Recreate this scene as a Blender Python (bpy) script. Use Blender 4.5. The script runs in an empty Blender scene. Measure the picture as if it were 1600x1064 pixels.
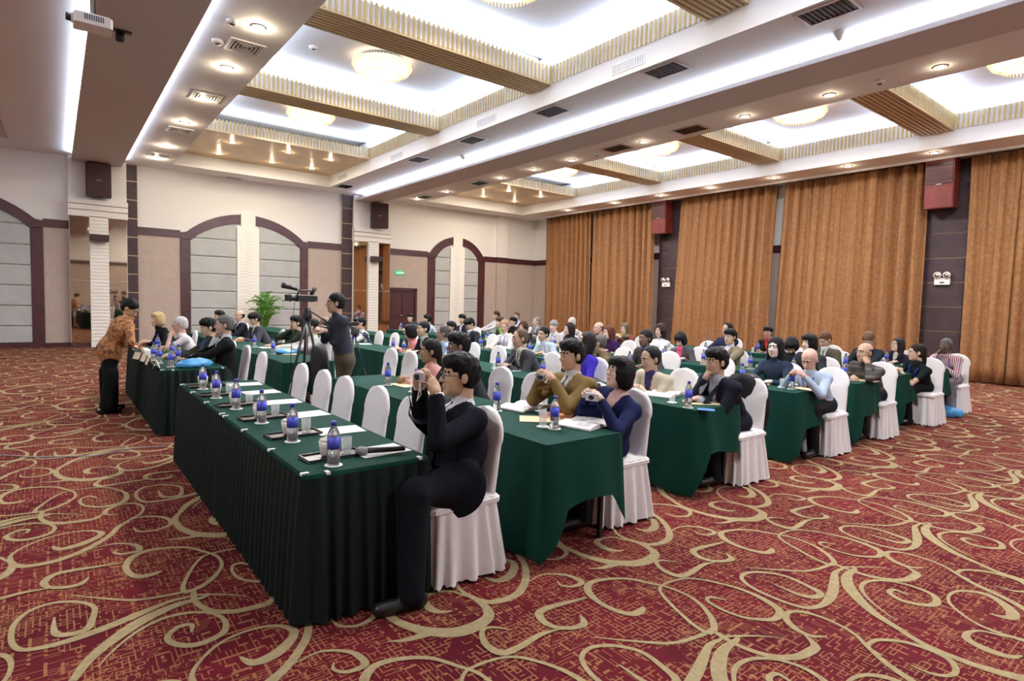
import bpy, bmesh, math, random
import numpy as np
from mathutils import Vector, Matrix
random.seed(7); np.random.seed(7)
PI = math.pi
SC = bpy.context.scene
COL = SC.collection

# ------------------------------------------------------------------ camera
YAW, PITCH, ROLL, FPX, EYE = math.radians(37.9826), math.radians(3.6327), math.radians(1.5308), 916.83, 1.62
_f = Vector((math.sin(YAW)*math.cos(PITCH), math.cos(YAW)*math.cos(PITCH), -math.sin(PITCH)))
_r = _f.cross(Vector((0, 0, 1))).normalized(); _u = _r.cross(_f)
_r2 = _r*math.cos(ROLL)+_u*math.sin(ROLL); _u2 = -_r*math.sin(ROLL)+_u*math.cos(ROLL)
cam = bpy.data.objects.new('camera', bpy.data.cameras.new('camera'))
COL.objects.link(cam)
cam.data.sensor_width = 36; cam.data.lens = FPX/1600*36; cam.data.clip_end = 200
cam.matrix_world = Matrix(((_r2.x, _u2.x, -_f.x, 0), (_r2.y, _u2.y, -_f.y, 0), (_r2.z, _u2.z, -_f.z, EYE), (0, 0, 0, 1)))
SC.camera = cam

def ray(px, py):
    return _f + _r2*((px-800)/FPX) - _u2*((py-532)/FPX)
def at_x(px, py, X):
    d = ray(px, py); t = X/d.x; return Vector((X, d.y*t, EYE+d.z*t))
def at_y(px, py, Y):
    d = ray(px, py); t = Y/d.y; return Vector((d.x*t, Y, EYE+d.z*t))
def at_z(px, py, z):
    d = ray(px, py); t = (z-EYE)/d.z; return Vector((d.x*t, d.y*t, z))

# ------------------------------------------------------------------ world, view
w = bpy.data.worlds.new('world'); SC.world = w; w.use_nodes = True
w.node_tree.nodes['Background'].inputs[0].default_value = (1.0, 0.96, 0.90, 1)
w.node_tree.nodes['Background'].inputs[1].default_value = 0.25
SC.view_settings.view_transform = 'Standard'; SC.view_settings.look = 'None'
SC.view_settings.gamma = 1; SC.view_settings.use_curve_mapping = False
SC.view_settings.exposure = 0.80
SC.cycles.use_denoising = True
SC.cycles.max_bounces = 6; SC.cycles.diffuse_bounces = 4; SC.cycles.glossy_bounces = 3
SC.cycles.transmission_bounces = 5; SC.cycles.transparent_max_bounces = 10
SC.cycles.sample_clamp_indirect = 4; SC.cycles.caustics_reflective = False; SC.cycles.caustics_refractive = False

def area(name, loc, sx, sy, energy, color, rot=(0, 0, 0), spread=PI):
    L = bpy.data.lights.new(name, 'AREA'); L.shape = 'RECTANGLE'; L.size = sx; L.size_y = sy
    L.energy = energy; L.color = color; L.spread = spread
    o = bpy.data.objects.new(name, L); o.location = loc; o.rotation_euler = rot; COL.objects.link(o); return o
COOL = (0.72, 0.83, 1.0); WARM = (1.0, 0.82, 0.58); WHITE = (1.0, 0.93, 0.84)

# room numbers
XL, XR, YN, YB, ZS, ZG, ZC = -7.0, 18.05, -4.0, 21.5, 5.5, 5.87, 6.42
BEAMS = [(0.5, 1.22), (4.65, 5.4), (8.75, 9.5), (12.88, 13.6)]      # slatted cross beams (y0,y1)
COF = [(1.22, 4.65), (5.4, 8.75), (9.5, 12.88), (13.6, 17.05)]       # light coffers between them
SECT = [(2.87, 7.66), (11.5, 16.35)]
GOLD = (17.05, 20.39)
# cove lamps: strips lying on the slat tops, shining on the coffer ceiling
for sx0, sx1 in SECT:
    for y0, y1 in COF:
        for (cx, cy, a, b) in (((sx0+sx1)/2, y0+.07, sx1-sx0-.3, .06), ((sx0+sx1)/2, y1-.07, sx1-sx0-.3, .06),
                               (sx0+.07, (y0+y1)/2, .06, y1-y0-.3), (sx1-.07, (y0+y1)/2, .06, y1-y0-.3)):
            area('cove_lamp', (cx, cy, 6.215), a, b, 52, COOL, (PI, 0, 0))
        # chandelier light
        la = area('chandelier_or_fill_lamp', ((sx0+sx1)/2, (y0+y1)/2, 6.05), .5, .5, 125, (1, .95, .88)); la.data.shape = 'DISK'
for lx, ly, lz in ((-4.2, 2.0, 5.56), (-4.2, 8.5, 5.56), (-4.2, 15, 5.56), (5.26, -2.2, 6.05), (13.93, -2.2, 6.05)):  # added fill lamps out of view, no chandeliers built here; brighten foreground and faces
    la = area('chandelier_or_fill_lamp', (lx, ly, lz), .8, .8, 140, (.98, .97, 1)); la.data.shape = 'DISK'
# long beam coves
area('beam_cove_lamp', (9.05, 8.7, 5.385), .06, 24, 420, COOL, (PI, 0, 0))
area('beam_cove_lamp', (0.51, 8.7, 5.42), .06, 24, 380, COOL, (PI, 0, 0))
area('beam_cove_lamp', (1.60, 8.7, 5.42), .06, 24, 220, COOL, (PI, 0, 0))
# gold ceiling warm wash
for sx0, sx1 in SECT:
    area('gold_ceiling_lamp', ((sx0+sx1)/2, 18.7, 5.82), 3.0, 2.0, 70, (1, .86, .66))

# ------------------------------------------------------------------ materials
_mats = {}
def mat(name, color, rough=0.6, metal=0.0, bump=0.0, bscale=200, var=0.0, vscale=3, trans=0, emis=None, estr=0, sheen=0, spec=0.5, alpha=1):
    if name in _mats: return _mats[name]
    m = bpy.data.materials.new(name); m.use_nodes = True; nt = m.node_tree
    p = nt.nodes['Principled BSDF']
    c = (*color, 1) if len(color) == 3 else color
    p.inputs['Base Color'].default_value = c; p.inputs['Roughness'].default_value = rough
    p.inputs['Metallic'].default_value = metal; p.inputs['Specular IOR Level'].default_value = spec
    p.inputs['Transmission Weight'].default_value = trans; p.inputs['Sheen Weight'].default_value = sheen
    p.inputs['Alpha'].default_value = alpha
    if emis: p.inputs['Emission Color'].default_value = (*emis, 1); p.inputs['Emission Strength'].default_value = estr
    tc = nt.nodes.new('ShaderNodeTexCoord')
    if var > 0:
        n = nt.nodes.new('ShaderNodeTexNoise'); n.inputs['Scale'].default_value = vscale; n.inputs['Detail'].default_value = 4
        nt.links.new(tc.outputs['Object'], n.inputs['Vector'])
        r = nt.nodes.new('ShaderNodeValToRGB')
        r.color_ramp.elements[0].position = .3; r.color_ramp.elements[1].position = .7
        r.color_ramp.elements[0].color = (*[max(0, x*(1-var)) for x in c[:3]], 1)
        r.color_ramp.elements[1].color = (*[min(1, x*(1+var)) for x in c[:3]], 1)
        nt.links.new(n.outputs['Fac'], r.inputs['Fac']); nt.links.new(r.outputs['Color'], p.inputs['Base Color'])
    if bump > 0:
        n2 = nt.nodes.new('ShaderNodeTexNoise'); n2.inputs['Scale'].default_value = bscale; n2.inputs['Detail'].default_value = 3
        nt.links.new(tc.outputs['Object'], n2.inputs['Vector'])
        b = nt.nodes.new('ShaderNodeBump'); b.inputs['Strength'].default_value = bump; b.inputs['Distance'].default_value = 0.01
        nt.links.new(n2.outputs['Fac'], b.inputs['Height']); nt.links.new(b.outputs['Normal'], p.inputs['Normal'])
    _mats[name] = m; return m

M_ceil = mat('ceiling_paint', (.82, .82, .84), .75, bump=.05, bscale=60)
M_beam = mat('beam_paint', (.62, .57, .56), .75, bump=.05, bscale=60)
M_cofc = mat('coffer_ceiling_paint', (.84, .86, .92), .8)
M_wall = mat('white_wall_paint', (.86, .86, .85), .8, bump=.04, bscale=40)
M_beige = mat('beige_fabric_wall', (.46, .38, .33), .9, bump=.12, bscale=300, var=.05, vscale=6)
M_maroon = mat('dark_maroon_wood', (.060, .017, .020), .38, bump=.05, bscale=60, var=.25, vscale=4)
M_tile = mat('dark_brown_panel', (.050, .028, .030), .5, var=.25, vscale=5, spec=.3)
M_gold = mat('brass_seam', (.65, .50, .30), .35, metal=.8)
M_pad = mat('grey_padded_fabric', (.44, .46, .46), .85, bump=.1, bscale=150, var=.06, vscale=3)
M_stone = mat('white_carved_stone', (.86, .85, .82), .6)
M_mirror = mat('mirror_glass', (.62, .52, .40), .03, metal=1.0)
M_slatf = mat('slat_pine', (.60, .47, .27), .55)
M_slats = mat('slat_ochre', (.38, .26, .09), .55)
M_goldceil = mat('gold_ceiling_foil', (.62, .46, .27), .38, metal=.25, var=.1, vscale=2)
M_black = mat('black_plastic', (.012, .012, .013), .4)
M_dgrey = mat('dark_grey_metal', (.05, .05, .055), .35, metal=.6)
M_steel = mat('satin_steel', (.55, .55, .56), .3, metal=1)
M_whitep = mat('white_plastic', (.85, .85, .84), .4)
M_cloth = mat('white_chair_cloth', (.84, .83, .85), .75, bump=.35, bscale=14, sheen=.2)
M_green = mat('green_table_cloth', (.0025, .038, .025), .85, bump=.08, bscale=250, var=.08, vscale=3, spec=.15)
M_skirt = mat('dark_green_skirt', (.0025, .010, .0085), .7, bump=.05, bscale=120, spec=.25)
M_red = mat('redwood_speaker', (.15, .018, .013), .5, var=.3, vscale=3)
M_redg = mat('redwood_speaker_grille', (.035, .007, .007), .5)
M_paper = mat('white_paper', (.86, .86, .86), .7)
M_cream = mat('cream_envelope', (.80, .62, .38), .7)
M_orange = mat('orange_folder', (.80, .32, .18), .6)
M_bluebag = mat('blue_plastic_bag', (.07, .35, .68), .35, bump=.5, bscale=18)
M_cup = mat('glazed_porcelain', (.80, .77, .70), .25)
M_glass = mat('clear_glass', (.9, .95, .95), .03, alpha=.22)
M_water = mat('bottled_water', (.93, .95, .98), .05, trans=.85)
M_cap = mat('blue_bottle_cap', (.04, .05, .45), .4)
M_label = mat('blue_bottle_label', (.07, .09, .62), .4, var=.5, vscale=60)
M_tray = mat('black_lacquer_tray', (.02, .016, .02), .25)
M_soffit_lamp = mat('lit_downlight', (1, .9, .7), .5, emis=(1, .86, .58), estr=22)

def carpet_material():
    m = bpy.data.materials.new('red_patterned_carpet'); m.use_nodes = True; nt = m.node_tree; p = nt.nodes['Principled BSDF']
    N = lambda t, **k: nt.nodes.new(t)
    L = nt.links.new
    geo = N('ShaderNodeTexCoord')
    def noise(scale, sx, sy, detail=1, rot=0):
        mp = N('ShaderNodeMapping'); mp.inputs['Scale'].default_value = (sx, sy, 1); mp.inputs['Rotation'].default_value = (0, 0, rot)
        n = N('ShaderNodeTexNoise'); n.inputs['Scale'].default_value = scale; n.inputs['Detail'].default_value = detail
        L(geo.outputs['Object'], mp.inputs['Vector']); L(mp.outputs['Vector'], n.inputs['Vector']); return n.outputs['Fac']
    def math_(op, a, b=None, c=None):
        q = N('ShaderNodeMath'); q.operation = op
        for i, v in enumerate((a, b, c)):
            if v is None: continue
            if isinstance(v, (int, float)): q.inputs[i].default_value = v
            else: L(v, q.inputs[i])
        return q.outputs[0]
    def band(fac, c, w_):   # 1 where |fac-c| < w_
        return math_('LESS_THAN', math_('ABSOLUTE', math_('SUBTRACT', fac, c)), w_)
    sep = N('ShaderNodeSeparateXYZ'); L(geo.outputs['Object'], sep.inputs[0])
    def maze(sx, sy, w_, dens, off):      # short woven dashes along the edges of a fine grid
        ux = math_('ADD', math_('MULTIPLY', sep.outputs[0], sx), off); uy = math_('ADD', math_('MULTIPLY', sep.outputs[1], sy), off)
        cb = N('ShaderNodeCombineXYZ'); L(math_('FLOOR', ux), cb.inputs[0]); L(math_('FLOOR', uy), cb.inputs[1]); cb.inputs[2].default_value = off
        wn = N('ShaderNodeTexWhiteNoise'); wn.noise_dimensions = '3D'; L(cb.outputs[0], wn.inputs['Vector'])
        sc = N('ShaderNodeSeparateColor'); L(wn.outputs['Color'], sc.inputs[0])
        a = math_('MULTIPLY', math_('LESS_THAN', math_('FRACT', ux), w_), math_('LESS_THAN', sc.outputs[0], dens))
        c = math_('MULTIPLY', math_('LESS_THAN', math_('FRACT', uy), w_), math_('LESS_THAN', sc.outputs[1], dens))
        return math_('MAXIMUM', a, c)
    zone = noise(2.4, 1, 1.1, 1); zone2 = noise(2.1, 1.1, 1, 1, rot=1.3)
    m1 = math_('MULTIPLY', maze(38, 38, .24, .58, 3.3), math_('GREATER_THAN', zone, .50))
    m2 = math_('MULTIPLY', maze(17, 52, .22, .50, 7.1), math_('MULTIPLY', math_('LESS_THAN', zone, .50), math_('GREATER_THAN', zone2, .47)))
    m3 = math_('MULTIPLY', maze(50, 15, .22, .50, 9.7), math_('MULTIPLY', math_('LESS_THAN', zone, .46), math_('LESS_THAN', zone2, .50)))
    cu = math_('MULTIPLY', band(noise(24, 1, 1), .5, .018), math_('GREATER_THAN', noise(2.2, 1, 1.2, rot=1), .56))
    g = math_('MAXIMUM', math_('MAXIMUM', m1, m2), math_('MAXIMUM', m3, cu))
    mix = N('ShaderNodeMix'); mix.data_type = 'RGBA'
    L(math_('MULTIPLY', g, .75), mix.inputs[0])
    r = N('ShaderNodeValToRGB'); r.color_ramp.elements[0].color = (.072, .0055, .010, 1); r.color_ramp.elements[1].color = (.115, .009, .014, 1)
    r.color_ramp.elements[0].position = .35; r.color_ramp.elements[1].position = .65
    L(noise(1.6, 1, 1, 3), r.inputs['Fac']); L(r.outputs['Color'], mix.inputs['A'])
    mix.inputs['B'].default_value = (.29, .14, .06, 1)
    L(mix.outputs['Result'], p.inputs['Base Color']); p.inputs['Roughness'].default_value = .95; p.inputs['Specular IOR Level'].default_value = .1
    b = N('ShaderNodeBump'); b.inputs['Strength'].default_value = .3; b.inputs['Distance'].default_value = .004
    L(noise(260, 1, 1, 2), b.inputs['Height']); L(b.outputs['Normal'], p.inputs['Normal'])
    return m
M_carpet = carpet_material()
M_scroll = mat('beige_carpet_pile', (.33, .26, .14), .95, bump=.5, bscale=260, var=.14, vscale=30, spec=.1)

def curtain_material():
    m = bpy.data.materials.new('golden_velvet'); m.use_nodes = True; nt = m.node_tree; p = nt.nodes['Principled BSDF']; L = nt.links.new
    tc = nt.nodes.new('ShaderNodeTexCoord')
    mp = nt.nodes.new('ShaderNodeMapping'); mp.inputs['Scale'].default_value = (1, 1, .8)
    n = nt.nodes.new('ShaderNodeTexNoise'); n.inputs['Scale'].default_value = 15; n.inputs['Detail'].default_value = 6
    v = nt.nodes.new('ShaderNodeTexVoronoi'); v.inputs['Scale'].default_value = 16; v.feature = 'DISTANCE_TO_EDGE'
    L(tc.outputs['Object'], mp.inputs['Vector']); L(mp.outputs['Vector'], n.inputs['Vector']); L(mp.outputs['Vector'], v.inputs['Vector'])
    r = nt.nodes.new('ShaderNodeValToRGB'); r.color_ramp.elements[0].position = .32; r.color_ramp.elements[1].position = .68
    r.color_ramp.elements[0].color = (.19, .074, .022, 1); r.color_ramp.elements[1].color = (.31, .140, .045, 1)
    L(n.outputs['Fac'], r.inputs['Fac'])
    mx = nt.nodes.new('ShaderNodeMix'); mx.data_type = 'RGBA'; mx.inputs['B'].default_value = (.34, .17, .065, 1)
    r2 = nt.nodes.new('ShaderNodeValToRGB'); r2.color_ramp.elements[0].color = (.35, .35, .35, 1); r2.color_ramp.elements[1].color = (0, 0, 0, 1); r2.color_ramp.elements[1].position = .08
    L(v.outputs['Distance'], r2.inputs['Fac']); L(r2.outputs['Color'], mx.inputs[0]); L(r.outputs['Color'], mx.inputs['A'])
    L(mx.outputs['Result'], p.inputs['Base Color']); p.inputs['Roughness'].default_value = .7; p.inputs['Sheen Weight'].default_value = .15
    p.inputs['Sheen Tint'].default_value = (1, .7, .4, 1)
    return m
M_curtain = curtain_material()

def stripe_material(name, c1, c2, scale, axis, thin=.5):
    m = bpy.data.materials.new(name); m.use_nodes = True; nt = m.node_tree; p = nt.nodes['Principled BSDF']; L = nt.links.new
    tc = nt.nodes.new('ShaderNodeTexCoord'); s = nt.nodes.new('ShaderNodeSeparateXYZ'); L(tc.outputs['Object'], s.inputs[0])
    mm = nt.nodes.new('ShaderNodeMath'); mm.operation = 'MULTIPLY'; mm.inputs[1].default_value = scale; L(s.outputs[axis], mm.inputs[0])
    fr = nt.nodes.new('ShaderNodeMath'); fr.operation = 'FRACT'; L(mm.outputs[0], fr.inputs[0])
    lt = nt.nodes.new('ShaderNodeMath'); lt.operation = 'LESS_THAN'; lt.inputs[1].default_value = thin; L(fr.outputs[0], lt.inputs[0])
    mx = nt.nodes.new('ShaderNodeMix'); mx.data_type = 'RGBA'; mx.inputs['A'].default_value = (*c1, 1); mx.inputs['B'].default_value = (*c2, 1)
    L(lt.outputs[0], mx.inputs[0]); L(mx.outputs['Result'], p.inputs['Base Color']); p.inputs['Roughness'].default_value = .8
    return m
def blotch_material(name, cols, scale, rough=.8, detail=3):
    m = bpy.data.materials.new(name); m.use_nodes = True; nt = m.node_tree; p = nt.nodes['Principled BSDF']; L = nt.links.new
    tc = nt.nodes.new('ShaderNodeTexCoord'); n = nt.nodes.new('ShaderNodeTexNoise'); n.inputs['Scale'].default_value = scale; n.inputs['Detail'].default_value = detail
    n.inputs['Distortion'].default_value = 1.2
    L(tc.outputs['Object'], n.inputs['Vector']); r = nt.nodes.new('ShaderNodeValToRGB'); L(n.outputs['Fac'], r.inputs['Fac'])
    cr = r.color_ramp; k = len(cols)
    cr.interpolation = 'CONSTANT'
    cr.elements[0].position = 0; cr.elements[0].color = (*cols[0], 1); cr.elements[1].position = .38+.3/k; cr.elements[1].color = (*cols[1], 1)
    for i in range(2, k):
        e = cr.elements.new(.38+.3*i/k); e.color = (*cols[i], 1)
    L(r.outputs['Color'], p.inputs['Base Color']); p.inputs['Roughness'].default_value = rough; return m

# ------------------------------------------------------------------ mesh helpers
class MB:
    def __init__(s): s.v = []; s.f = []; s.mi = []; s.sm = []
    def add(s, vs, fs, mi=0, smooth=False):
        o = len(s.v); s.v += [tuple(v) for v in vs]
        for f in fs: s.f.append([i+o for i in f]); s.mi.append(mi); s.sm.append(smooth)
        return s
    def box(s, x0, y0, z0, x1, y1, z1, mi=0):
        v = [(x0, y0, z0), (x1, y0, z0), (x1, y1, z0), (x0, y1, z0), (x0, y0, z1), (x1, y0, z1), (x1, y1, z1), (x0, y1, z1)]
        return s.add(v, [(0, 3, 2, 1), (4, 5, 6, 7), (0, 1, 5, 4), (1, 2, 6, 5), (2, 3, 7, 6), (3, 0, 4, 7)], mi)
    def bbox(s, x0, y0, z0, x1, y1, z1, b=.005, mi=0):   # box with chamfered vertical and top edges
        pts = []
        for (cx, cy, sx, sy) in ((x0, y0, 1, 1), (x1, y0, -1, 1), (x1, y1, -1, -1), (x0, y1, 1, -1)):
            a = (cx+sx*b, cy); c = (cx, cy+sy*b)
            pts += ([c, a] if (sx*sy > 0) else [a, c])
        n = 8; v = [(x, y, z0) for x, y in pts]+[(x, y, z1-b) for x, y in pts]
        mx, my = (x0+x1)/2, (y0+y1)/2
        v += [(x+(b if x < mx else -b), y+(b if y < my else -b), z1) for x, y in pts]
        f = [tuple(range(n))[::-1], tuple(range(2*n, 3*n))]
        for k in range(2):
            for i in range(n): f.append((k*n+i, k*n+(i+1) % n, (k+1)*n+(i+1) % n, (k+1)*n+i))
        return s.add(v, f, mi)
    def lathe(s, prof, c=(0, 0, 0), n=16, mi=0, smooth=True, ax='z'):
        vs = []; fs = []
        for r, z in prof:
            for i in range(n):
                a = 2*PI*i/n; x, y = r*math.cos(a), r*math.sin(a)
                if ax == 'z': q = (x, y, z)
                elif ax == 'x': q = (z, x, y)
                else: q = (x, z, y)
                vs.append((q[0]+c[0], q[1]+c[1], q[2]+c[2]))
        for k in range(len(prof)-1):
            for i in range(n): fs.append((k*n+i, k*n+(i+1) % n, (k+1)*n+(i+1) % n, (k+1)*n+i))
        fs.append(tuple(range(n))[::-1]); fs.append(tuple(range((len(prof)-1)*n, len(prof)*n)))
        return s.add(vs, fs, mi, smooth)
    def tube(s, pts, r, n=8, mi=0, smooth=True):
        pts = [Vector(p) for p in pts]; rs = r if isinstance(r, (list, tuple)) else [r]*len(pts)
        vs = []; fs = []; up = None
        for i, p in enumerate(pts):
            d = (pts[min(i+1, len(pts)-1)]-pts[max(i-1, 0)]).normalized()
            if up is None: up = Vector((0, 0, 1)) if abs(d.z) < .9 else Vector((1, 0, 0))
            a = d.cross(up).normalized(); b = a.cross(d).normalized(); up = b
            for k in range(n):
                t = 2*PI*k/n; vs.append(p+(a*math.cos(t)+b*math.sin(t))*rs[i])
        for i in range(len(pts)-1):
            for k in range(n): fs.append((i*n+k, i*n+(k+1) % n, (i+1)*n+(k+1) % n, (i+1)*n+k))
        fs.append(tuple(range(n))[::-1]); fs.append(tuple(range((len(pts)-1)*n, len(pts)*n)))
        return s.add(vs, fs, mi, smooth)
    def prism(s, poly, fn, d0, d1, mi=0):   # polygon (u,v) extruded along depth; fn(u,v,d)->xyz
        n = len(poly); v = [fn(u, q, d0) for u, q in poly]+[fn(u, q, d1) for u, q in poly]
        f = [tuple(range(n)), tuple(range(n, 2*n))[::-1]]
        for i in range(n): f.append((i, n+i, n+(i+1) % n, (i+1) % n))
        return s.add(v, f, mi)
    def mesh(s, name, mats):
        me = bpy.data.meshes.new(name); me.from_pydata(s.v, [], s.f)
        for m in (mats if isinstance(mats, (list, tuple)) else [mats]): me.materials.append(m)
        me.polygons.foreach_set('material_index', s.mi); me.polygons.foreach_set('use_smooth', s.sm); me.update()
        return me
    def build(s, name, mats, parent=None, loc=(0, 0, 0), fix=True):
        me = s.mesh(name, mats)
        if fix and len(s.f) < 20000:
            bm = bmesh.new(); bm.from_mesh(me); bmesh.ops.recalc_face_normals(bm, faces=bm.faces); bm.to_mesh(me); bm.free()
        o = bpy.data.objects.new(name, me); o.location = loc; COL.objects.link(o)
        if parent: o.parent = parent
        return o
def empty(name, loc=(0, 0, 0), rz=0):
    o = bpy.data.objects.new(name, None); o.location = loc; o.rotation_euler = (0, 0, rz); o.empty_display_size = .1; COL.objects.link(o); return o
def tag(o, label, cat, group=None, kind=None):
    o['label'] = label; o['category'] = cat
    if group: o['group'] = group
    if kind: o['kind'] = kind
    return o
def struct(o, label=None):
    o['kind'] = 'structure'
    if label: o['label'] = label
    return o
def dup(src, loc, rz=0, parent=None):
    r = src.copy(); COL.objects.link(r); r.location = loc; r.rotation_euler = (0, 0, rz)
    for ch in src.children:
        c = ch.copy(); COL.objects.link(c); c.parent = r
        for g in ch.children:
            d = g.copy(); COL.objects.link(d); d.parent = c
    return r
# ------------------------------------------------------------------ floor and carpet scrolls
fl = MB().box(-9, -5, -.06, XR, YB, 0).build('floor', M_carpet); struct(fl, 'red carpet with fine gold hatching')
RIB = {
 'hook': ([(2.72,2.95),(2.67,2.82),(2.67,2.66),(2.70,2.54),(2.76,2.43),(2.87,2.34),(2.99,2.33),(3.09,2.37),(3.13,2.46),(3.13,2.57),(3.10,2.63),(3.06,2.71),(2.97,2.74),(2.90,2.71),(2.88,2.62),(2.90,2.55),(2.96,2.52)], [.035,.04,.045,.055,.07,.085,.08,.06,.045,.03,.02,.018,.03,.045,.05,.035,.01]),
 'spur': ([(2.80,2.40),(2.72,2.41),(2.64,2.42),(2.56,2.46)], [.06,.045,.03,.004]),
 'loop': ([(3.32,2.73),(3.36,2.65),(3.47,2.67),(3.58,2.79),(3.52,2.90),(3.39,2.93),(3.25,2.88),(3.13,2.73),(3.13,2.57),(3.19,2.47),(3.34,2.46),(3.48,2.55),(3.61,2.71),(3.68,2.87),(3.76,2.99),(3.83,3.08),(3.86,3.2),(3.84,3.32),(3.77,3.38),(3.69,3.36),(3.63,3.28),(3.63,3.2),(3.69,3.15)], [.01,.05,.06,.04,.025,.018,.018,.02,.035,.045,.05,.045,.04,.035,.025,.02,.02,.025,.03,.035,.035,.025,.01]),
 'curl': ([(3.74,2.92),(3.755,2.98),(3.80,3.00),(3.88,2.98),(3.965,2.89),(3.985,2.76),(3.935,2.69),(3.845,2.67),(3.775,2.72),(3.765,2.81)], [.012,.02,.022,.025,.03,.035,.03,.025,.02,.008]),
 'comma': ([(2.15,2.54),(2.28,2.56),(2.38,2.49),(2.41,2.41),(2.40,2.35),(2.32,2.35),(2.28,2.40),(2.30,2.45)], [.006,.015,.025,.035,.035,.025,.018,.006]),
 'cup': ([(2.48,1.96),(2.43,1.94),(2.37,1.95),(2.33,2.02),(2.32,2.14),(2.36,2.26),(2.44,2.32),(2.55,2.30),(2.66,2.23),(2.73,2.11),(2.78,2.00),(2.78,1.85),(2.71,1.71),(2.62,1.62),(2.54,1.60)], [.02,.045,.045,.035,.035,.045,.04,.03,.025,.022,.02,.022,.03,.035,.03]),
 'oval': ([(2.54,1.60),(2.55,1.69),(2.60,1.83),(2.66,1.96),(2.72,2.04),(2.80,2.06),(2.93,2.04),(3.01,1.98),(3.08,1.85),(3.11,1.73),(3.10,1.60),(3.06,1.51),(2.98,1.48),(2.91,1.50),(2.83,1.59),(2.81,1.71),(2.83,1.80),(2.88,1.81),(2.92,1.74)], [.03,.025,.02,.02,.018,.018,.018,.02,.022,.03,.04,.045,.04,.03,.022,.02,.02,.025,.01]),
 'wave': ([(2.30,2.21),(2.18,2.23),(2.06,2.25),(1.98,2.24),(1.94,2.16),(1.96,2.08),(2.03,2.03),(2.10,2.03),(2.14,2.10)], [.012,.03,.04,.045,.04,.03,.035,.04,.006]),
 'wave2': ([(1.755,2.20),(1.695,2.27),(1.635,2.27),(1.585,2.17),(1.605,2.07),(1.705,2.06),(1.855,2.08),(1.965,2.06)], [.006,.02,.025,.035,.045,.04,.03,.008]),
 'tail': ([(3.40,1.91),(3.55,1.76),(3.67,1.66),(3.82,1.62),(3.95,1.61)], [.006,.018,.022,.025,.03]),
 'leaf': ([(3.93,1.60),(3.92,1.46),(3.96,1.33),(4.05,1.25),(4.16,1.23),(4.23,1.24),(4.29,1.33)], [.03,.03,.035,.045,.05,.04,.006]),
 'twig': ([(3.92,1.55),(4.07,1.45),(4.16,1.36)], [.02,.012,.004]),
 'trunk': ([(3.93,1.58),(3.90,1.54),(3.80,1.54),(3.62,1.47),(3.47,1.42),(3.33,1.40),(3.22,1.43),(3.18,1.51),(3.17,1.62),(3.18,1.73),(3.23,1.83),(3.32,1.86),(3.42,1.81),(3.49,1.70),(3.48,1.57),(3.45,1.47),(3.37,1.47),(3.33,1.53),(3.33,1.69)], [.010,.018,.034,.055,.055,.04,.03,.025,.025,.025,.025,.025,.025,.025,.03,.04,.04,.03,.008]),
 'stem': ([(3.99,1.52),(3.96,1.49),(3.83,1.48),(3.69,1.42),(3.57,1.32),(3.46,1.19),(3.39,1.04)], [.010,.028,.052,.070,.065,.05,.035]),
 'inner': ([(3.85,1.16),(3.86,1.23),(3.80,1.24),(3.75,1.17),(3.78,1.08),(3.86,1.03),(3.97,1.07),(4.00,1.18),(3.96,1.29),(3.87,1.36),(3.75,1.37),(3.63,1.30),(3.53,1.18),(3.48,1.09)], [.012,.025,.03,.03,.035,.04,.035,.025,.022,.025,.025,.018,.012,.006]),
}
def catmull(P, n=5):
    P = [np.array(p) for p in P]; out = []
    for i in range(len(P)-1):
        p0, p1, p2, p3 = P[max(i-1, 0)], P[i], P[i+1], P[min(i+2, len(P)-1)]
        for k in range(n):
            t = k/n; out.append(.5*((2*p1)+(-p0+p2)*t+(2*p0-5*p1+4*p2-p3)*t*t+(-p0+3*p1-3*p2+p3)*t**3))
    out.append(P[-1]); return out
def ribbon(P, W, n):
    c = catmull([(p[0], p[1], w_) for p, w_ in zip(P, W)], n); L_, R_ = [], []
    for i, q in enumerate(c):
        a = c[max(i-1, 0)][:2]; b = c[min(i+1, len(c)-1)][:2]; d = b-a; d = d/(np.linalg.norm(d)+1e-9); nn = np.array((-d[1], d[0]))
        w_ = max(q[2], .003)*.5
        L_.append(q[:2]+nn*w_); R_.append(q[:2]-nn*w_)
    return L_, R_
def carpet_scrolls():
    for lod, ring in ((5, 0), (3, 1)):
        mb = MB(); tiles = []
        for k, (P, W) in enumerate(RIB.values()):
            L_, R_ = ribbon(P, W, lod); tiles.append((np.array(L_), np.array(R_)))
        for i in range(-16, 22):
            for j in range(-3, 11):
                ox, oy = i*1.345-j*.668, j*1.91
                cx, cy = 3+ox, 2+oy
                if not (-5.5 < cx < 18.6 and -1.5 < cy < 22): continue
                near = math.hypot(cx, cy) < 8
                if near != (ring == 0): continue
                for q, (L_, R_) in enumerate(tiles):
                    z = .0025+.00025*(q % 9)
                    vs = [(x+ox, y+oy, z) for x, y in L_]+[(x+ox, y+oy, z) for x, y in R_]
                    n = len(L_)
                    if min(v[0] for v in vs) < -8.9 or max(v[0] for v in vs) > XR-.02 or max(v[1] for v in vs) > YB-.02: continue
                    mb.add(vs, [(a, n+a, n+a+1, a+1) for a in range(n-1)])
        o = mb.build('carpet_scroll', M_scroll, fl, fix=False); o['kind'] = 'stuff'; o['label'] = 'beige scroll pattern woven in the carpet'
        bm = bmesh.new(); bm.from_mesh(o.data)
        for f in bm.faces:
            f.normal_update()
            if f.normal.z < 0: f.normal_flip()
        bm.to_mesh(o.data); bm.free()
carpet_scrolls()

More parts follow.
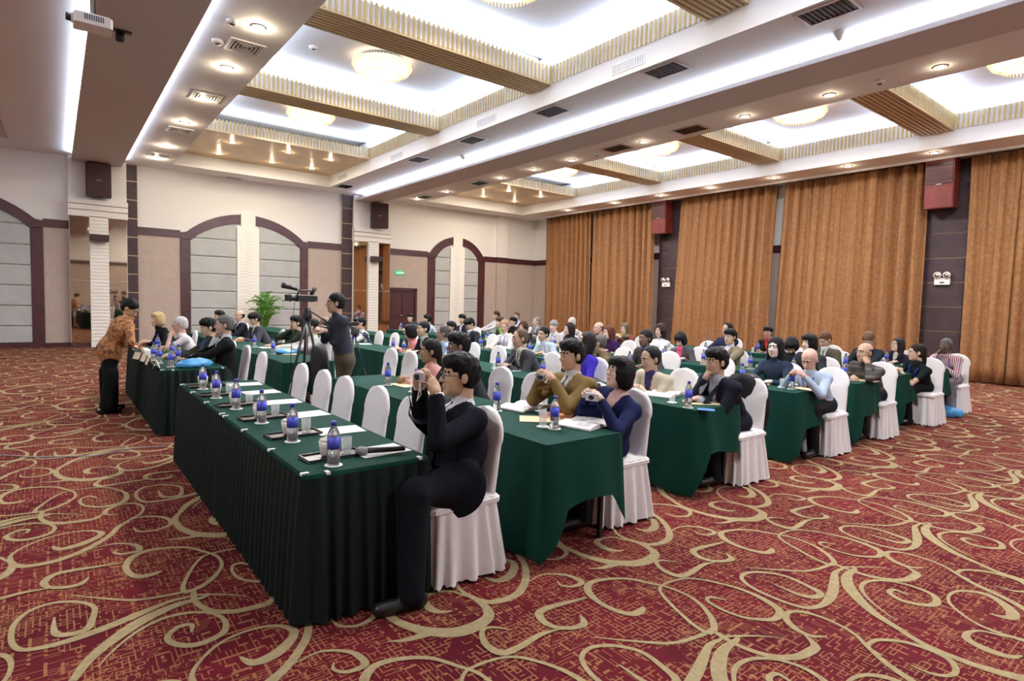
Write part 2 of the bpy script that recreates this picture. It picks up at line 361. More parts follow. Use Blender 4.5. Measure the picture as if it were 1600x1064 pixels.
# ------------------------------------------------------------------ ceiling
def ceiling():
    root = MB().box(-9, -5, 6.5, XR+.3, YB+.3, 6.6).build('ceiling', M_ceil); struct(root, 'white suspended ceiling with lit coffers and long dropped beams')
    s = MB()
    s.box(-.85, -5, ZS, .58, YB, ZS+.08); s.box(1.5, -5, ZS, 2.87, YB, ZS+.08)
    s.box(7.66, -5, ZS, 9.15, YB, ZS+.08); s.box(9.7, -5, ZS, 11.5, YB, ZS+.08); s.box(16.35, -5, ZS, XR, YB, ZS+.08)
    for x0, x1 in SECT: s.box(x0, GOLD[1], ZS, x1, YB, ZS+.08)
    s.box(-9, 20.2, ZS, -.85, YB, ZS+.08)
    s.build('soffit', M_ceil, root)
    f = MB()   # vertical faces of the openings
    for x0, x1 in SECT:
        f.box(x0-.05, -5, ZS+.08, x0, GOLD[1]+.05, ZC); f.box(x1, -5, ZS+.08, x1+.05, GOLD[1]+.05, ZC); f.box(x0, GOLD[1], ZS+.08, x1, GOLD[1]+.05, ZC)
    f.box(-.9, -5, ZS+.08, -.85, 20.2, 5.95); f.box(-9, 20.2, ZS+.08, -.85, 20.25, 5.95)
    f.build('coffer_face', M_ceil, root)
    for x0, x1 in SECT:
        for y0, y1 in COF+[(-4.7, .5)]:
            MB().box(x0, y0-.3, ZC, x1, y1+.3, ZC+.05).build('coffer_ceiling', M_cofc, root)
        g = MB().box(x0, GOLD[0], ZG, x1, GOLD[1], ZG+.05).build('gold_ceiling_panel', M_goldceil, root); g['label'] = 'gold coloured lower ceiling panel'
    MB().box(-9, -5, 5.95, -.85, 20.25, 6.0).build('side_ceiling', mat('cream_ceiling', (.80, .72, .55), .8), root)
    # long beams
    for (x0, x1, zb, both, ye) in ((8.98, 9.85, 5.30, 0, 21.2), (.45, 1.65, 5.35, 1, 21.2)):
        b = MB().box(x0, -5, zb, x1, ye, zb+.05)
        b.box(x0, -5, zb+.05, x0+.03, ye, zb+.075)
        b.box(x0+.14, -5, zb+.05, x1-(.14 if both else 0), ye, 6.5)
        if both: b.box(x1-.03, -5, zb+.05, x1, ye, zb+.075)
        o = b.build('dropped_beam', M_beam, root); o['label'] = 'long dropped ceiling beam with hidden cove light'
    # slatted cross beams
    cnt = 0
    for si, (x0, x1) in enumerate(SECT):
        rows = BEAMS+[GOLD]
        for bi, (y0, y1) in enumerate(rows):
            t = MB().box(x0, y0+.03, ZG+.02, x1, (y1-.03 if bi < 4 else y0+.06), 6.17).build('trim_%d' % (1+si*8+bi), M_ceil); struct(t, 'cross beam clad in pale wooden slats')
            single = (si == 0 and bi in (2, 3)) or (si == 1 and bi == 1)
            side = MB().box(-.02, .015, 0, .02, .03, .33).mesh('slat', M_slats)
            acc = MB(); n = int((x1-x0)/.092)
            for k in range(n):
                x = x0+.046+k*(x1-x0-.09)/(n-1)
                if single:
                    o = bpy.data.objects.new('slat', side); o.location = (x, y0, ZG); COL.objects.link(o); o.parent = t; cnt += 1
                else: acc.box(x-.02, y0+.015, ZG, x+.02, y0+.03, ZG+.33)
                if bi < 4: acc.box(x-.0225, y1-.03, ZG, x+.0225, y1, ZG+.33)
            if bi < 4:
                for k in range(8):
                    y = y0+.05+k*(y1-y0-.1)/7
                    if single: MB().box(x0, y-.024, ZG-.025, x1, y+.024, ZG+.02).build('slat', M_slatf, t)
                    else: acc.box(x0, y-.024, ZG-.025, x1, y+.024, ZG+.02, 1)
            o = acc.build('slat_row', [M_slats, M_slatf], t); o['kind'] = 'stuff'
        for bi, (y0, y1) in enumerate(COF):
            t = MB().box(x1-.012, y0, ZG, x1, y1, ZG+.31).build('trim_%d' % (20+si*8+bi), M_ceil); struct(t, 'row of upright pale slats along the coffer edge')
            single = si == 0 and bi in (1, 2)
            side = MB().box(-.014, -.02, 0, 0, .02, .33).mesh('slat', M_slats); acc = MB(); n = int((y1-y0)/.092)
            for k in range(n):
                y = y0+.046+k*(y1-y0-.09)/(n-1)
                if single:
                    o = bpy.data.objects.new('slat', side); o.location = (x1-.012, y, ZG); COL.objects.link(o); o.parent = t; cnt += 1
                else: acc.box(x1-.026, y-.02, ZG, x1-.012, y+.02, ZG+.33)
                acc.box(x0, y-.0225, ZG, x0+.035, y+.0225, ZG+.33)
            o = acc.build('slat_row', [M_slats, M_slatf], t); o['kind'] = 'stuff'
ceiling()

# ------------------------------------------------------------------ back wall
BW = lambda u, v, d: (u, YB-d, v)
def back_wall():
    root = MB().box(-9, YB, 0, XR+.3, YB+.2, 6.5).build('wall_back', M_wall); struct(root, 'white wall with dark arches, beige panels and mirrored pillars')
    def bx(name, m, u0, v0, u1, v1, d0, d1, parent=root):
        return MB().box(u0, YB-d1, v0, u1, YB-d0, v1).build(name, m, parent)
    bands = [(-9, -4.28), (-.22, .37), (2.05, 3.21), (7.27, 8.52), (10.42, 12.23), (15.08, XR)]
    for u0, u1 in bands:
        bx('beige_panel', M_beige, u0, 0 if u0 != 10.42 else 0, u1, 3.46, 0, .03)
        bx('wooden_band', M_maroon, u0, 3.43, u1, 3.66, 0, .06)
    bx('wall_bump', M_beige, 15.72, 0, 16.3, 3.43, 0, .15); bx('wall_bump', M_wall, 15.72, 3.66, 16.3, 5.5, 0, .15); bx('wooden_band', M_maroon, 15.70, 3.43, 16.32, 3.66, 0, .18)
    def arch(c, W, Wi, so, si_):
        def arc(hw, z0, z1, x):
            s_ = z1-z0; R_ = (hw*hw+s_*s_)/(2*s_); return z1-R_+math.sqrt(max(R_*R_-x*x, 0))
        for sg in (-1, 1):
            po = [(sg*x, arc(so, 3.63, 4.36, x)) for x in np.linspace(.23, so, 14)]
            pi_ = [(sg*x, arc(si_, 3.38, 4.06, x)) for x in np.linspace(si_, .23, 14)]
            po.append((sg*W, 3.60)); pi_.insert(0, (sg*W, 3.38))
            poly = [(c+x, z) for x, z in po+pi_]
            MB().prism(poly, BW, 0, .08).build('arch_frame', M_maroon, root)
            a, b = sorted((c+sg*W, c+sg*Wi)); bx('arch_frame', M_maroon, a, 0, b, 3.40, 0, .08)
            # padded panels
            z = .13
            edges = [.13, .61, 1.18, 1.75, 2.32, 2.89, 3.46, 4.06]
            for k in range(7):
                z0, z1 = edges[k]+.008, edges[k+1]-.008
                xs = np.linspace(.36, si_ - .01 if k > 5 else Wi, 12)
                top = [(x, min(z1, (arc(si_, 3.38, 4.06, x) if x < si_ else 3.38)-.0)) for x in xs]
                top = [(x, t) for x, t in top if t > z0+.005]
                if len(top) < 2: continue
                bot = [(x, z0) for x, t in top][::-1]
                P = [(c+sg*x, v) for x, v in top+bot]
                mb = MB(); mb.prism(P, BW, 0, .035)
                cu = sum(p[0] for p in P)/len(P); cv = (z0+z1)/2
                P2 = [(cu+(u-cu)*(1-.05/(top[-1][0]-.36+.1)), cv+(v-cv)*.90) for u, v in P]
                n = len(P); vs = [BW(u, v, .035) for u, v in P]+[BW(u, v, .06) for u, v in P2]
                mb.add(vs, [tuple(range(n, 2*n))]+[(i, (i+1) % n, n+(i+1) % n, n+i) for i in range(n)])
                mb.build('padded_panel', M_pad, root)
        bx('pilaster', M_stone, c-.355, 0, c+.355, 3.92, 0, .09); bx('pilaster_head', M_stone, c-.23, 3.92, c+.23, 4.40, 0, .09)
        # carved chevrons on the pilaster
        mb = MB()
        for k in range(34):
            z = .3+k*.105
            for u0, u1, a, b in ((c-.33, c-.11, 0, .1), (c-.11, c+.11, .1, 0), (c+.11, c+.33, 0, .1)):
                vs = [BW(u0, z+a, .09), BW(u1, z+b, .09), BW(u1, z+b+.045, .09), BW(u0, z+a+.045, .09), BW(u0, z+a, .102), BW(u1, z+b, .102), BW(u1, z+b+.045, .102), BW(u0, z+a+.045, .102)]
                mb.add(vs, [(4, 5, 6, 7), (0, 1, 5, 4), (3, 7, 6, 2), (0, 4, 7, 3), (1, 2, 6, 5)])
        o = mb.build('chevron_carving', M_stone, root); o['kind'] = 'stuff'
    arch(5.24, 2.03, 1.76, 1.86, 1.74); arch(13.66, 1.43, 1.10, 1.33, 1.09); arch(-2.25, 2.03, 1.76, 1.86, 1.74)
    # dark tiled strips
    for u0, u1 in ((1.77, 2.05), (8.52, 8.92)):
        bx('seam_strip', M_gold, u0, 0, u1, 5.5, 0, .10)
        zs = [0]+[.52+.56*i for i in range(9)]+[5.5]
        for k in range(len(zs)-1): bx('dark_panel', M_tile, u0, zs[k]+.012, u1, zs[k+1]-.012, .10, .125)
    for u0, u1, in ((-9, -4.3), (-4.28, .37), (2.05, 8.52), (11.75, XR)):
        o = bx('baseboard', M_maroon, u0, 0, u1, .13, 0, .13)
    # pillars
    for n, (u0, u1, a, b) in enumerate(((.37, 1.77, .84, 1.30), (8.92, 10.42, 9.48, 9.90))):
        p = bx('pillar', M_wall, u0, 0, u1, 5.5, 0, .24)
        d = .24
        for uu0, uu1 in ((u0+.01, a), (b, u1-.01)):
            for z0, z1 in ((.13, 1.95), (1.965, 3.80)): bx('mirror_panel', M_mirror, uu0, z0, uu1, z1, d, d+.015)
        bx('plinth', M_maroon, u0, 0, u1, .13, d, d+.03)
        bx('pilaster', M_stone, a, 0, b, 3.82, d, d+.10)
        mb = MB()
        for k in range(36):
            z = .2+k*.1; mb.box(a+.01, YB-d-.115, z, b-.01, YB-d-.10, z+.055)
        o = mb.build('pilaster_rib', M_stone, root); o['kind'] = 'stuff'
        for z0, z1, q in ((3.80, 3.98, .10), (3.995, 4.14, .13), (4.155, 4.30, .16)): bx('cornice', M_stone, u0-.02, z0, u1+.02, z1, 0, d+q)
    # door
    dr = MB().box(10.47, YB-.10, 0, 11.62, YB-.04, 2.02).build('door_1', mat('dark_door_wood', (.035, .012, .014), .35, var=.3, vscale=4)); struct(dr, 'dark double door below the green exit sign')
    for x in (10.52, 11.07):
        for z0, z1 in ((.15, .9), (1.0, 1.9)): MB().box(x, YB-.115, z0, x+.48, YB-.10, z1).build('door_panel', M_maroon, dr)
    for u0, u1, z0, z1 in ((10.42, 10.5, 0, 2.1), (11.6, 11.7, 0, 2.1), (10.42, 11.7, 2.02, 2.12)): MB().box(u0, YB-.14, z0, u1, YB-.03, z1).build('door_frame', M_maroon, dr)
    MB().lathe([(.012, 0), (.012, .06)], (11.0, YB-.17, 1.02), 8, ax='y').box(10.94, YB-.175, 1.0, 11.02, YB-.16, 1.03).build('door_handle', M_gold, dr)
    # exit sign
    e = MB().bbox(10.76, YB-.075, 2.645, 11.13, YB-.035, 2.795, .004).build('exit_sign', mat('green_sign', (.0, .25, .10), .4, emis=(.02, .6, .25), estr=.5)); tag(e, 'small green exit sign with white running man above the dark door', 'sign')
    wm = mat('white_sign_print', (.9, .95, .9), .4, emis=(1, 1, 1), estr=.6); Y = YB-.08
    mb = MB()
    def arrow(cx, s_):
        mb.prism([(cx-s_*.045, 2.72), (cx, 2.755), (cx, 2.732), (cx+s_*.045, 2.732), (cx+s_*.045, 2.708), (cx, 2.708), (cx, 2.685)], lambda u, v, d: (u, Y+d, v), 0, .004)
    arrow(10.83, 1); arrow(11.06, -1)
    mb.lathe([(.012, 0), (.012, .004)], (10.955, Y, 2.765), 8, ax='y')
    for a_, b_, c_, d_ in ((10.95, 2.75, 10.94, 2.71), (10.94, 2.71, 10.965, 2.69), (10.965, 2.69, 10.955, 2.665), (10.94, 2.71, 10.915, 2.675), (10.95, 2.74, 10.975, 2.725), (10.945, 2.745, 10.92, 2.73)):
        dx, dz = c_-a_, d_-b_; L_ = math.hypot(dx, dz); nx, nz = -dz/L_*.006, dx/L_*.006
        mb.prism([(a_+nx, b_+nz), (c_+nx, d_+nz), (c_-nx, d_-nz), (a_-nx, b_-nz)], lambda u, v, d: (u, Y+d, v), 0, .004)
    mb.build('sign_print', wm, e)
back_wall()
for nm, b_ in (('wall_near', (-9, -5.2, 0, XR+.2, -5, 6.5)), ('wall_left', (-9.2, -5, 0, -9, YB, 6.5))):
    o = MB().box(*b_).build(nm, M_wall); struct(o, 'plain wall with dark wooden band')
    if nm == 'wall_near': MB().box(-9, -5, 0, XR, -4.96, 3.44).build('beige_panel', M_beige, o); MB().box(-9, -5, 3.43, XR, -4.94, 3.66).build('wooden_band', M_maroon, o)
    else: MB().box(-9, -5, 0, -8.96, YB, 3.44).build('beige_panel', M_beige, o); MB().box(-9, -5, 3.43, -8.94, YB, 3.66).build('wooden_band', M_maroon, o)

# ------------------------------------------------------------------ right wall, columns, curtains
def right_wall():
    root = MB().box(XR, -5, 0, XR+.2, YB+.2, 6.5).build('wall_right', M_wall); struct(root, 'wall behind the golden curtains')
    MB().box(XR-.05, -5, 0, XR, YB, 3.44).build('beige_panel', M_beige, root); MB().box(XR-.08, -5, 3.43, XR, YB, 3.66).build('wooden_band', M_maroon, root)
    for y0, y1 in ((4.68, 5.62), (13.05, 14.1)):
        MB().box(17.92, y0, 0, XR, y1, 5.5).build('column_core', M_gold, root)
        zs = [0, .57, 1.2, 1.82, 2.44, 3.06, 3.69, 4.31, 4.96, 5.5]
        for k in range(9): MB().box(17.88, y0, zs[k]+.01, 17.92, y1, zs[k+1]-.01).build('dark_panel', M_tile, root)
    tr = MB().box(17.3, -5, 5.44, 17.34, YB-.1, 5.5).build('trim_40', M_ceil); struct(tr)
right_wall()
def curtain(yt0, yt1, yb0, yb1, label, seed, xc=17.6, n=13):
    rnd = random.Random(seed); ny, nz = int(abs(yt1-yt0)*42), 14
    ph = [rnd.uniform(0, 6.28) for _ in range(6)]; vs = []; fs = []
    K = (yt1-yt0)
    for j in range(nz+1):
        z = .03+(5.46-.03)*j/nz; tt = j/nz
        for i in range(ny+1):
            u = i/ny; y = (yb0+(yb1-yb0)*u)*(1-tt)+(yt0+(yt1-yt0)*u)*tt
            s_ = u*K
            amp = .075+.03*math.sin(1.3*s_+ph[0])
            wv = math.sin(2*PI*s_/.34+2.4*math.sin(1.7*s_+ph[1])+.25*math.sin(5*tt+ph[2]))
            wv = math.copysign(abs(wv)**.75, wv)
            x = xc+amp*wv+.02*math.sin(2*PI*s_/.11+ph[3])*(.3+.7*tt)+.03*math.sin(s_*2.1+ph[4]+1.5*tt)
            vs.append((x, y+.015*math.sin(2*PI*s_/.3+ph[5]+3*tt), z))
    for j in range(nz):
        for i in range(ny): a = j*(ny+1)+i; fs.append((a, a+1, a+ny+2, a+ny+1))
    mb = MB().add(vs, fs, 0, True); o = mb.build('curtain', M_curtain, fix=False)
    m = o.modifiers.new('thick', 'SOLIDIFY'); m.thickness = .012
    return tag(o, label, 'curtain')
curtain(17.35, 20.2, 17.25, 20.2, 'golden brown velvet curtain farthest back, meeting the white corner of the room', 1)
curtain(14.1, 17.33, 14.05, 17.3, 'golden brown velvet curtain just left of the farther dark column with speaker', 2)
curtain(9.46, 13.0, 9.50, 13.22, 'golden brown velvet curtain from the farther dark column to the pale wall gap', 3)
curtain(5.55, 9.22, 5.5, 9.36, 'golden brown velvet curtain between the pale wall gap and the nearer dark column', 4)
curtain(3.65, 4.66, 3.70, 4.56, 'narrow golden brown curtain just right of the nearer dark column', 5, 17.62)
curtain(-.5, 3.7, -.5, 3.72, 'golden brown velvet curtain at the right edge of the photo', 6, 17.56)
# ------------------------------------------------------------------ ceiling fittings
def where(x, y):
    sec = 'left coffer row' if x < 9 else 'right coffer row'
    n = min(range(4), key=lambda k: abs((COF[k][0]+COF[k][1])/2-y))
    return ('nearest', 'second nearest', 'third nearest', 'farthest')[n]+' coffer of the '+sec
def chandelier(x, y):
    r = empty('chandelier', (x, y, ZC-.06)); r.scale = (.92, .92, 1); tag(r, 'glowing crystal bowl chandelier in the '+where(x, y), 'chandelier', 'crystal bowl chandeliers')
    if not _mats.get('crystal_glow'):
        mat('crystal_glow', (1, .85, .55), .3, emis=(1, .88, .68), estr=1.1); mat('crystal_rod', (.95, .75, .4), .1, emis=(1, .66, .30), estr=.7)
    MB().lathe([(.50, -.02), (.50, 0)], n=32).build('ceiling_plate', M_gold, r)
    MB().lathe([(.60, -.05), (.58, -.10), (.50, -.17), (.36, -.23), (.18, -.27), (.01, -.28)][::-1]+[(.55, -.02)], n=36).build('glass_bowl', _mats['crystal_glow'], r)
    mb = MB()
    for k in range(60):
        a = 2*PI*k/60; c_, s_ = math.cos(a), math.sin(a)
        mb.tube([(.60*c_, .60*s_, -.03), (.63*c_, .63*s_, -.09), (.57*c_, .57*s_, -.19)], [.012, .018, .006], 5)
    for k in range(40):
        a = 2*PI*k/40; c_, s_ = math.cos(a), math.sin(a); mb.tube([(.40*c_, .40*s_, -.2), (.40*c_, .40*s_, -.29)], [.016, .005], 5)
    o = mb.build('crystal_drop', _mats['crystal_rod'], r, fix=False); o['kind'] = 'stuff'
for x in (5.26, 13.93):
    for y0, y1 in COF:
        if x < 9 and y0 < 2: continue
        chandelier(x, (y0+y1)/2)
def point(loc, e, c=WARM, r=.03):
    L = bpy.data.lights.new('lamp_light', 'POINT'); L.energy = e; L.color = c; L.shadow_soft_size = r
    o = bpy.data.objects.new('lamp_light', L); o.location = loc; COL.objects.link(o)
DLm = None
def downlight(x, y, z, label, grp, halo):
    global DLm
    if DLm is None:
        DLm = (MB().lathe([(.10, 0), (.10, -.012), (.075, -.018), (.075, 0)], n=20).mesh('trim_ring', M_whitep), MB().lathe([(.07, -.004), (.045, -.02), (.01, -.028)][::-1], n=16).mesh('lit_bulb', M_soffit_lamp))
    r = empty('downlight', (x, y, z)); tag(r, label, 'downlight', grp)
    for me in DLm: o = bpy.data.objects.new(me.name, me); COL.objects.link(o); o.parent = r
    if halo: point((x, y, z-.07), halo, WARM, .025)
ordn = ['nearest', 'second nearest', 'third nearest', 'fourth nearest', 'fifth nearest', 'sixth nearest', 'seventh nearest', 'eighth nearest', 'ninth nearest', 'tenth nearest']
for i, y in enumerate((9.2, 11.15, 13.2, 15.3, 18.05, 19.85)):
    downlight(2.39, y, ZS, 'round downlight with a warm halo, %s along the left soffit' % ordn[i], 'downlights along the left soffit', 7)
for i, y in enumerate((3.4, 5.07, 6.7, 9.28, 11.72, 13.3, 14.92, 18.1, 20.25)):
    downlight(11.02, y, ZS, 'round recessed downlight, %s beside the middle beam' % ordn[i], 'downlights beside the middle beam', 1.6)
for i, y in enumerate((3.1, 5.15, 7.1, 9.15, 11.25, 13.2, 15.35, 17.95)):
    downlight(16.98 if 0 else 16.72, y, ZS, 'round recessed downlight, %s above the curtains' % ordn[i], 'downlights above the curtains', 2.2)
for sx in ((3.97, 5.5, 6.76), (12.45, 13.65, 15.24)):
    for i, x in enumerate(sx):
        for j, y in enumerate((17.93, 19.6)):
            downlight(x, y, ZG, 'downlight in the %s gold ceiling panel, %s row, %s' % ('left' if x < 9 else 'right', ('near', 'far')[j], ('left', 'middle', 'right')[i]), 'downlights in the gold ceiling panels', 3.0)
def vent_sq(x, y, label, grp, a=.30, dark=True, z=ZS, rect=None):
    b = rect or a; r = empty('ceiling_vent', (x, y, z)); tag(r, label, 'air vent', grp)
    MB().box(-a, -b, -.015, a, -b+.04, 0).box(-a, b-.04, -.015, a, b, 0).box(-a, -b+.04, -.015, -a+.04, b-.04, 0).box(a-.04, -b+.04, -.015, a, b-.04, 0).build('frame', M_steel if dark else M_whitep, r)
    MB().box(-a+.04, -b+.04, -.003, a-.04, b-.04, 0).build('backing', M_black, r)
    if dark:
        for k in range(10):
            yy = -b+.06+k*(2*b-.12)/9; MB().box(-a+.04, yy-.008, -.012, a-.04, yy+.008, -.003).build('slat', M_dgrey, r)
    else:
        for k in range(1, 5):
            q = a*(1-k*.2); q2 = b*(1-k*.2); MB().box(-q, -q2, -.014, q, -q2+.02, -.003).box(-q, q2-.02, -.014, q, q2, -.003).box(-q, -q2, -.014, -q+.02, q2, -.003).box(q-.02, -q2, -.014, q, q2, -.003).build('louvre', M_whitep, r)
for i, y in enumerate((10.08, 13.06, 16.1, 19.3)): vent_sq(2.42, y, 'square white ceiling diffuser with nested louvres, %s along the left soffit' % ordn[i], 'louvred diffusers on the left soffit', .26, False)
for i, y in enumerate((3.75, 6.3, 9.1, 11.97, 14.6, 19.84)): vent_sq(7.97, y, 'dark ceiling return grille, %s left of the middle beam' % ordn[i], 'dark grilles left of the middle beam', .24, True, rect=.34)
for i, y in enumerate((7.96, 10.1, 16.03, 19.6)): vent_sq(11.0, y, 'dark ceiling return grille, %s right of the middle beam' % ordn[i], 'dark grilles right of the middle beam', .24, True, rect=.34)
vent_sq(4.74, 21.2, 'small dark ceiling grille at the top of the back wall above the larger arch', None, .25, True, rect=.08)
for i, y in enumerate((2.6, 6.85, 10.95, 15.3, 19.2)):   # side grilles on the coffer face
    r = empty('wall_vent', (7.66, y, 5.66)); tag(r, 'pale slotted grille on the coffer side face, %s' % ordn[i], 'air vent', 'slotted grilles on the coffer side')
    MB().box(-.015, -.36, -.085, 0, .36, .085).build('frame', M_whitep, r)
    for k in range(14): MB().box(-.022, -.33+k*.049, -.065, -.015, -.33+k*.049+.02, .065).build('fin', mat('grey_fin', (.5, .53, .6), .5), r)
def detector(x, y, z, label, cone=False):
    r = MB().lathe([(.055, -.055), (.075, -.045), (.085, -.02), (.085, 0)] if not cone else [(.015, -.12), (.03, -.1), (.06, -.05), (.08, -.03), (.08, 0)], n=20).build('smoke_detector', M_whitep, loc=(x, y, z)); tag(r, label, 'smoke detector')
    MB().lathe([(.03, -.065), (.035, -.055)], n=12).build('sensor_head', M_dgrey if not cone else M_whitep, r)
p = at_z(363, 32, ZS); detector(p.x, p.y, ZS, 'white round smoke detector beside the nearest warm downlight on the left soffit')
p = at_z(340, 63, ZS); detector(p.x, p.y, ZS, 'white round smoke detector beside the nearest louvred diffuser')
p = at_z(1375, 126, ZS); detector(p.x, p.y, ZS, 'white smoke detector between the two nearest downlights beside the middle beam')
p = at_z(933, 240, ZS); detector(p.x, p.y, ZS, 'white smoke detector beside a dark grille right of the middle beam')
p = at_z(1312, 50, ZS); detector(p.x, p.y, ZS, 'cone shaped white sensor near the bright cove of the middle beam, nearer one', True)
p = at_z(724, 243, ZS); detector(p.x, p.y, ZS, 'cone shaped white sensor near the bright cove of the middle beam, farther one', True)
p = at_z(490, 73, ZC); detector(p.x, p.y, ZC, 'round white ceiling loudspeaker disc in the coffer beside the chandelier')

# ------------------------------------------------------------------ loudspeakers
def wall_speaker(c, w_, h, d, facing, tilt, label, louvre=False):
    r = empty('loudspeaker', c, facing); tag(r, label, 'loudspeaker'); r.rotation_euler = (tilt, 0, facing)
    # local: front is -y
    mb = MB().bbox(-w_/2, 0, -h/2, w_/2, d, h/2, .01); mb.build('cabinet', M_red if louvre else M_redg, r)
    MB().bbox(-w_/2+.02, -.015, -h/2+.02, w_/2-.02, 0, (h/2-.02 if not louvre else -.05*h), .004).build('grille', M_redg if not louvre else M_red, r)
    if louvre: MB().box(-w_/2+.03, -.012, -.01*h, w_/2-.03, 0, .41*h).build('louvre_recess', M_black, r)
    for k in range(10 if louvre else 14):
        z = (.0*h+k*h*.4/10) if louvre else -h/2+.06+k*(h-.12)/13
        MB().box(-w_/2+.03, -.03, z, w_/2-.03, -.015, z+h*.016).build('louvre', M_red if louvre else M_maroon, r)
    MB().box(-.06, -.036, -.03, .06, -.03, -.012).build('badge', M_steel, r)
    MB().tube([(0, d, h*.3), (0, d+.06, h*.3)], .03).build('bracket', M_dgrey, r)
wall_speaker((1.07, YB-.66, 4.84), .60, .94, .32, 0, .0, 'tall dark speaker high on the left white pillar under the left beam')
wall_speaker((9.78, YB-.70, 4.80), .62, .92, .34, -.2, .0, 'tall dark speaker high on the right white pillar under the middle beam')
wall_speaker((17.35, 13.78, 4.86), .62, 1.15, .42, -PI/2, .06, 'redwood louvred speaker at the top of the farther dark column between the curtains', True)
wall_speaker((17.35, 5.2, 4.86), .62, 1.20, .42, -PI/2, .04, 'redwood louvred speaker at the top of the nearer dark column between the curtains', True)
def small_speaker(c, rz, label):
    r = empty('surround_speaker', c, rz); tag(r, label, 'loudspeaker')
    MB().bbox(-.23, -.12, -.10, .23, .06, .10, .008).build('cabinet', M_black, r); MB().box(-.21, -.13, -.08, .21, -.12, .08).build('grille', M_redg, r); MB().box(-.03, .06, -.03, .03, .12, .03).build('bracket', M_dgrey, r)
small_speaker((1.07, YB-.48, 3.19), 0, 'small black box speaker across the rib-faced pilaster of the left pillar')
small_speaker((9.74, YB-.48, 3.16), -.2, 'small black box speaker across the pilaster of the right pillar')
def emergency(c, label):
    r = empty('emergency_light', c); tag(r, label, 'emergency light')
    MB().bbox(-.05, -.17, -.12, .03, .17, .05, .008).build('housing', M_whitep, r)
    for s in (-1, 1):
        MB().lathe([(.03, 0), (.085, -.05), (.085, -.07)][::-1], (-.02, s*.10, .12), 18, ax='x').build('lamp_head', M_whitep, r)
        MB().lathe([(.06, -.078), (.06, -.07)], (-.02, s*.10, .12), 16, ax='x').build('lens', M_steel, r)
    MB().box(-.054, -.05, -.08, -.05, .05, -.05).build('indicator_strip', M_dgrey, r)
emergency((17.84, 13.68, 2.5), 'white two-headed emergency light on the farther dark column')
emergency((17.84, 5.12, 2.5), 'white two-headed emergency light on the nearer dark column')

# projector
def projector():
    p = at_y(143, 36, 8.0); r = empty('projector', p, 0); r.scale = (.66,)*3; tag(r, 'white ceiling projector hanging on a pole by the left beam', 'projector')
    MB().bbox(-.24, -.20, -.09, .28, .20, .09, .03).build('housing', M_whitep, r)
    MB().lathe([(.055, -.34), (.06, -.33), (.06, -.24)], (0, -.03, .0), 18, ax='x').build('lens', M_black, r)
    MB().lathe([(.075, -.27), (.08, -.24)], (0, -.03, .0), 18, ax='x').build('lens_ring', M_whitep, r)
    for k in range(9): MB().box(-.10+k*.03, -.204, -.03, -.085+k*.03, -.198, .06).build('vent_slot', M_dgrey, r)
    h = (ZS-p.z)/.66
    MB().tube([(0, 0, .09), (0, 0, h)], .022).build('pole', M_steel, r); MB().tube([(.05, .03, .09), (.06, .03, h)], .008).build('power_cord', M_black, r)
projector()
p = at_z(190, 48, 5.35)
cb = empty('bullet_camera', p); tag(cb, 'small black bracketed camera on the underside of the left beam', 'camera')
MB().box(-.12, -.05, -.02, .12, .05, 0).build('bracket', M_black, cb); MB().lathe([(.05, -.16), (.06, -.13), (.05, -.02)], (-.02, 0, 0), 14).build('camera_body', M_black, cb)

# potted palm
def palm():
    base = Vector((5.57, 20.6, 0)); r = empty('potted_palm', base); tag(r, 'leafy green potted palm before the white pilaster of the larger arch', 'plant')
    MB().lathe([(.16, 0), (.20, .3), (.23, .42), (.21, .42)], n=20).build('pot', mat('brown_pot', (.12, .05, .03), .4), r)
    g = mat('palm_leaf', (.10, .26, .035), .5, var=.35, vscale=6); rnd = random.Random(3)
    for k in range(30):
        a = rnd.uniform(0, 2*PI); h = rnd.uniform(1.1, 2.0); sp = rnd.uniform(.15, .60)*(1.25-(h-1.1)*.5)
        mb = MB(); pts = []
        for i in range(9):
            t = i/8; pts.append(Vector((math.cos(a)*sp*t**1.8, math.sin(a)*sp*t**1.8, .4+(h-.4)*(t*1.15-.25*t**4*(1+sp)))))
        mb.tube(pts, [.009*(1-.8*i/8) for i in range(9)], 4)
        for i in range(2, 9):
            p_ = pts[i]; d = (pts[i]-pts[i-1]).normalized(); s_ = d.cross(Vector((0, 0, 1))).normalized() if abs(d.z) < .99 else Vector((math.sin(a), -math.cos(a), 0))
            for sg in (-1, 1):
                for q in (0, .5):
                    b_ = p_-d*.09*q; l_ = .30*(1-abs(i-5)/8); tip = b_+s_*sg*l_*.6+d*l_*.6+Vector((0, 0, -.06)); m_ = (b_+tip)/2+Vector((0, 0, .02)); n_ = d*.012
                    mb.add([b_-n_, b_+n_, m_+n_*1.6, tip, m_-n_*1.6], [(0, 1, 2, 3, 4)])
        mb.build('palm_frond', g, r, fix=False)
palm()
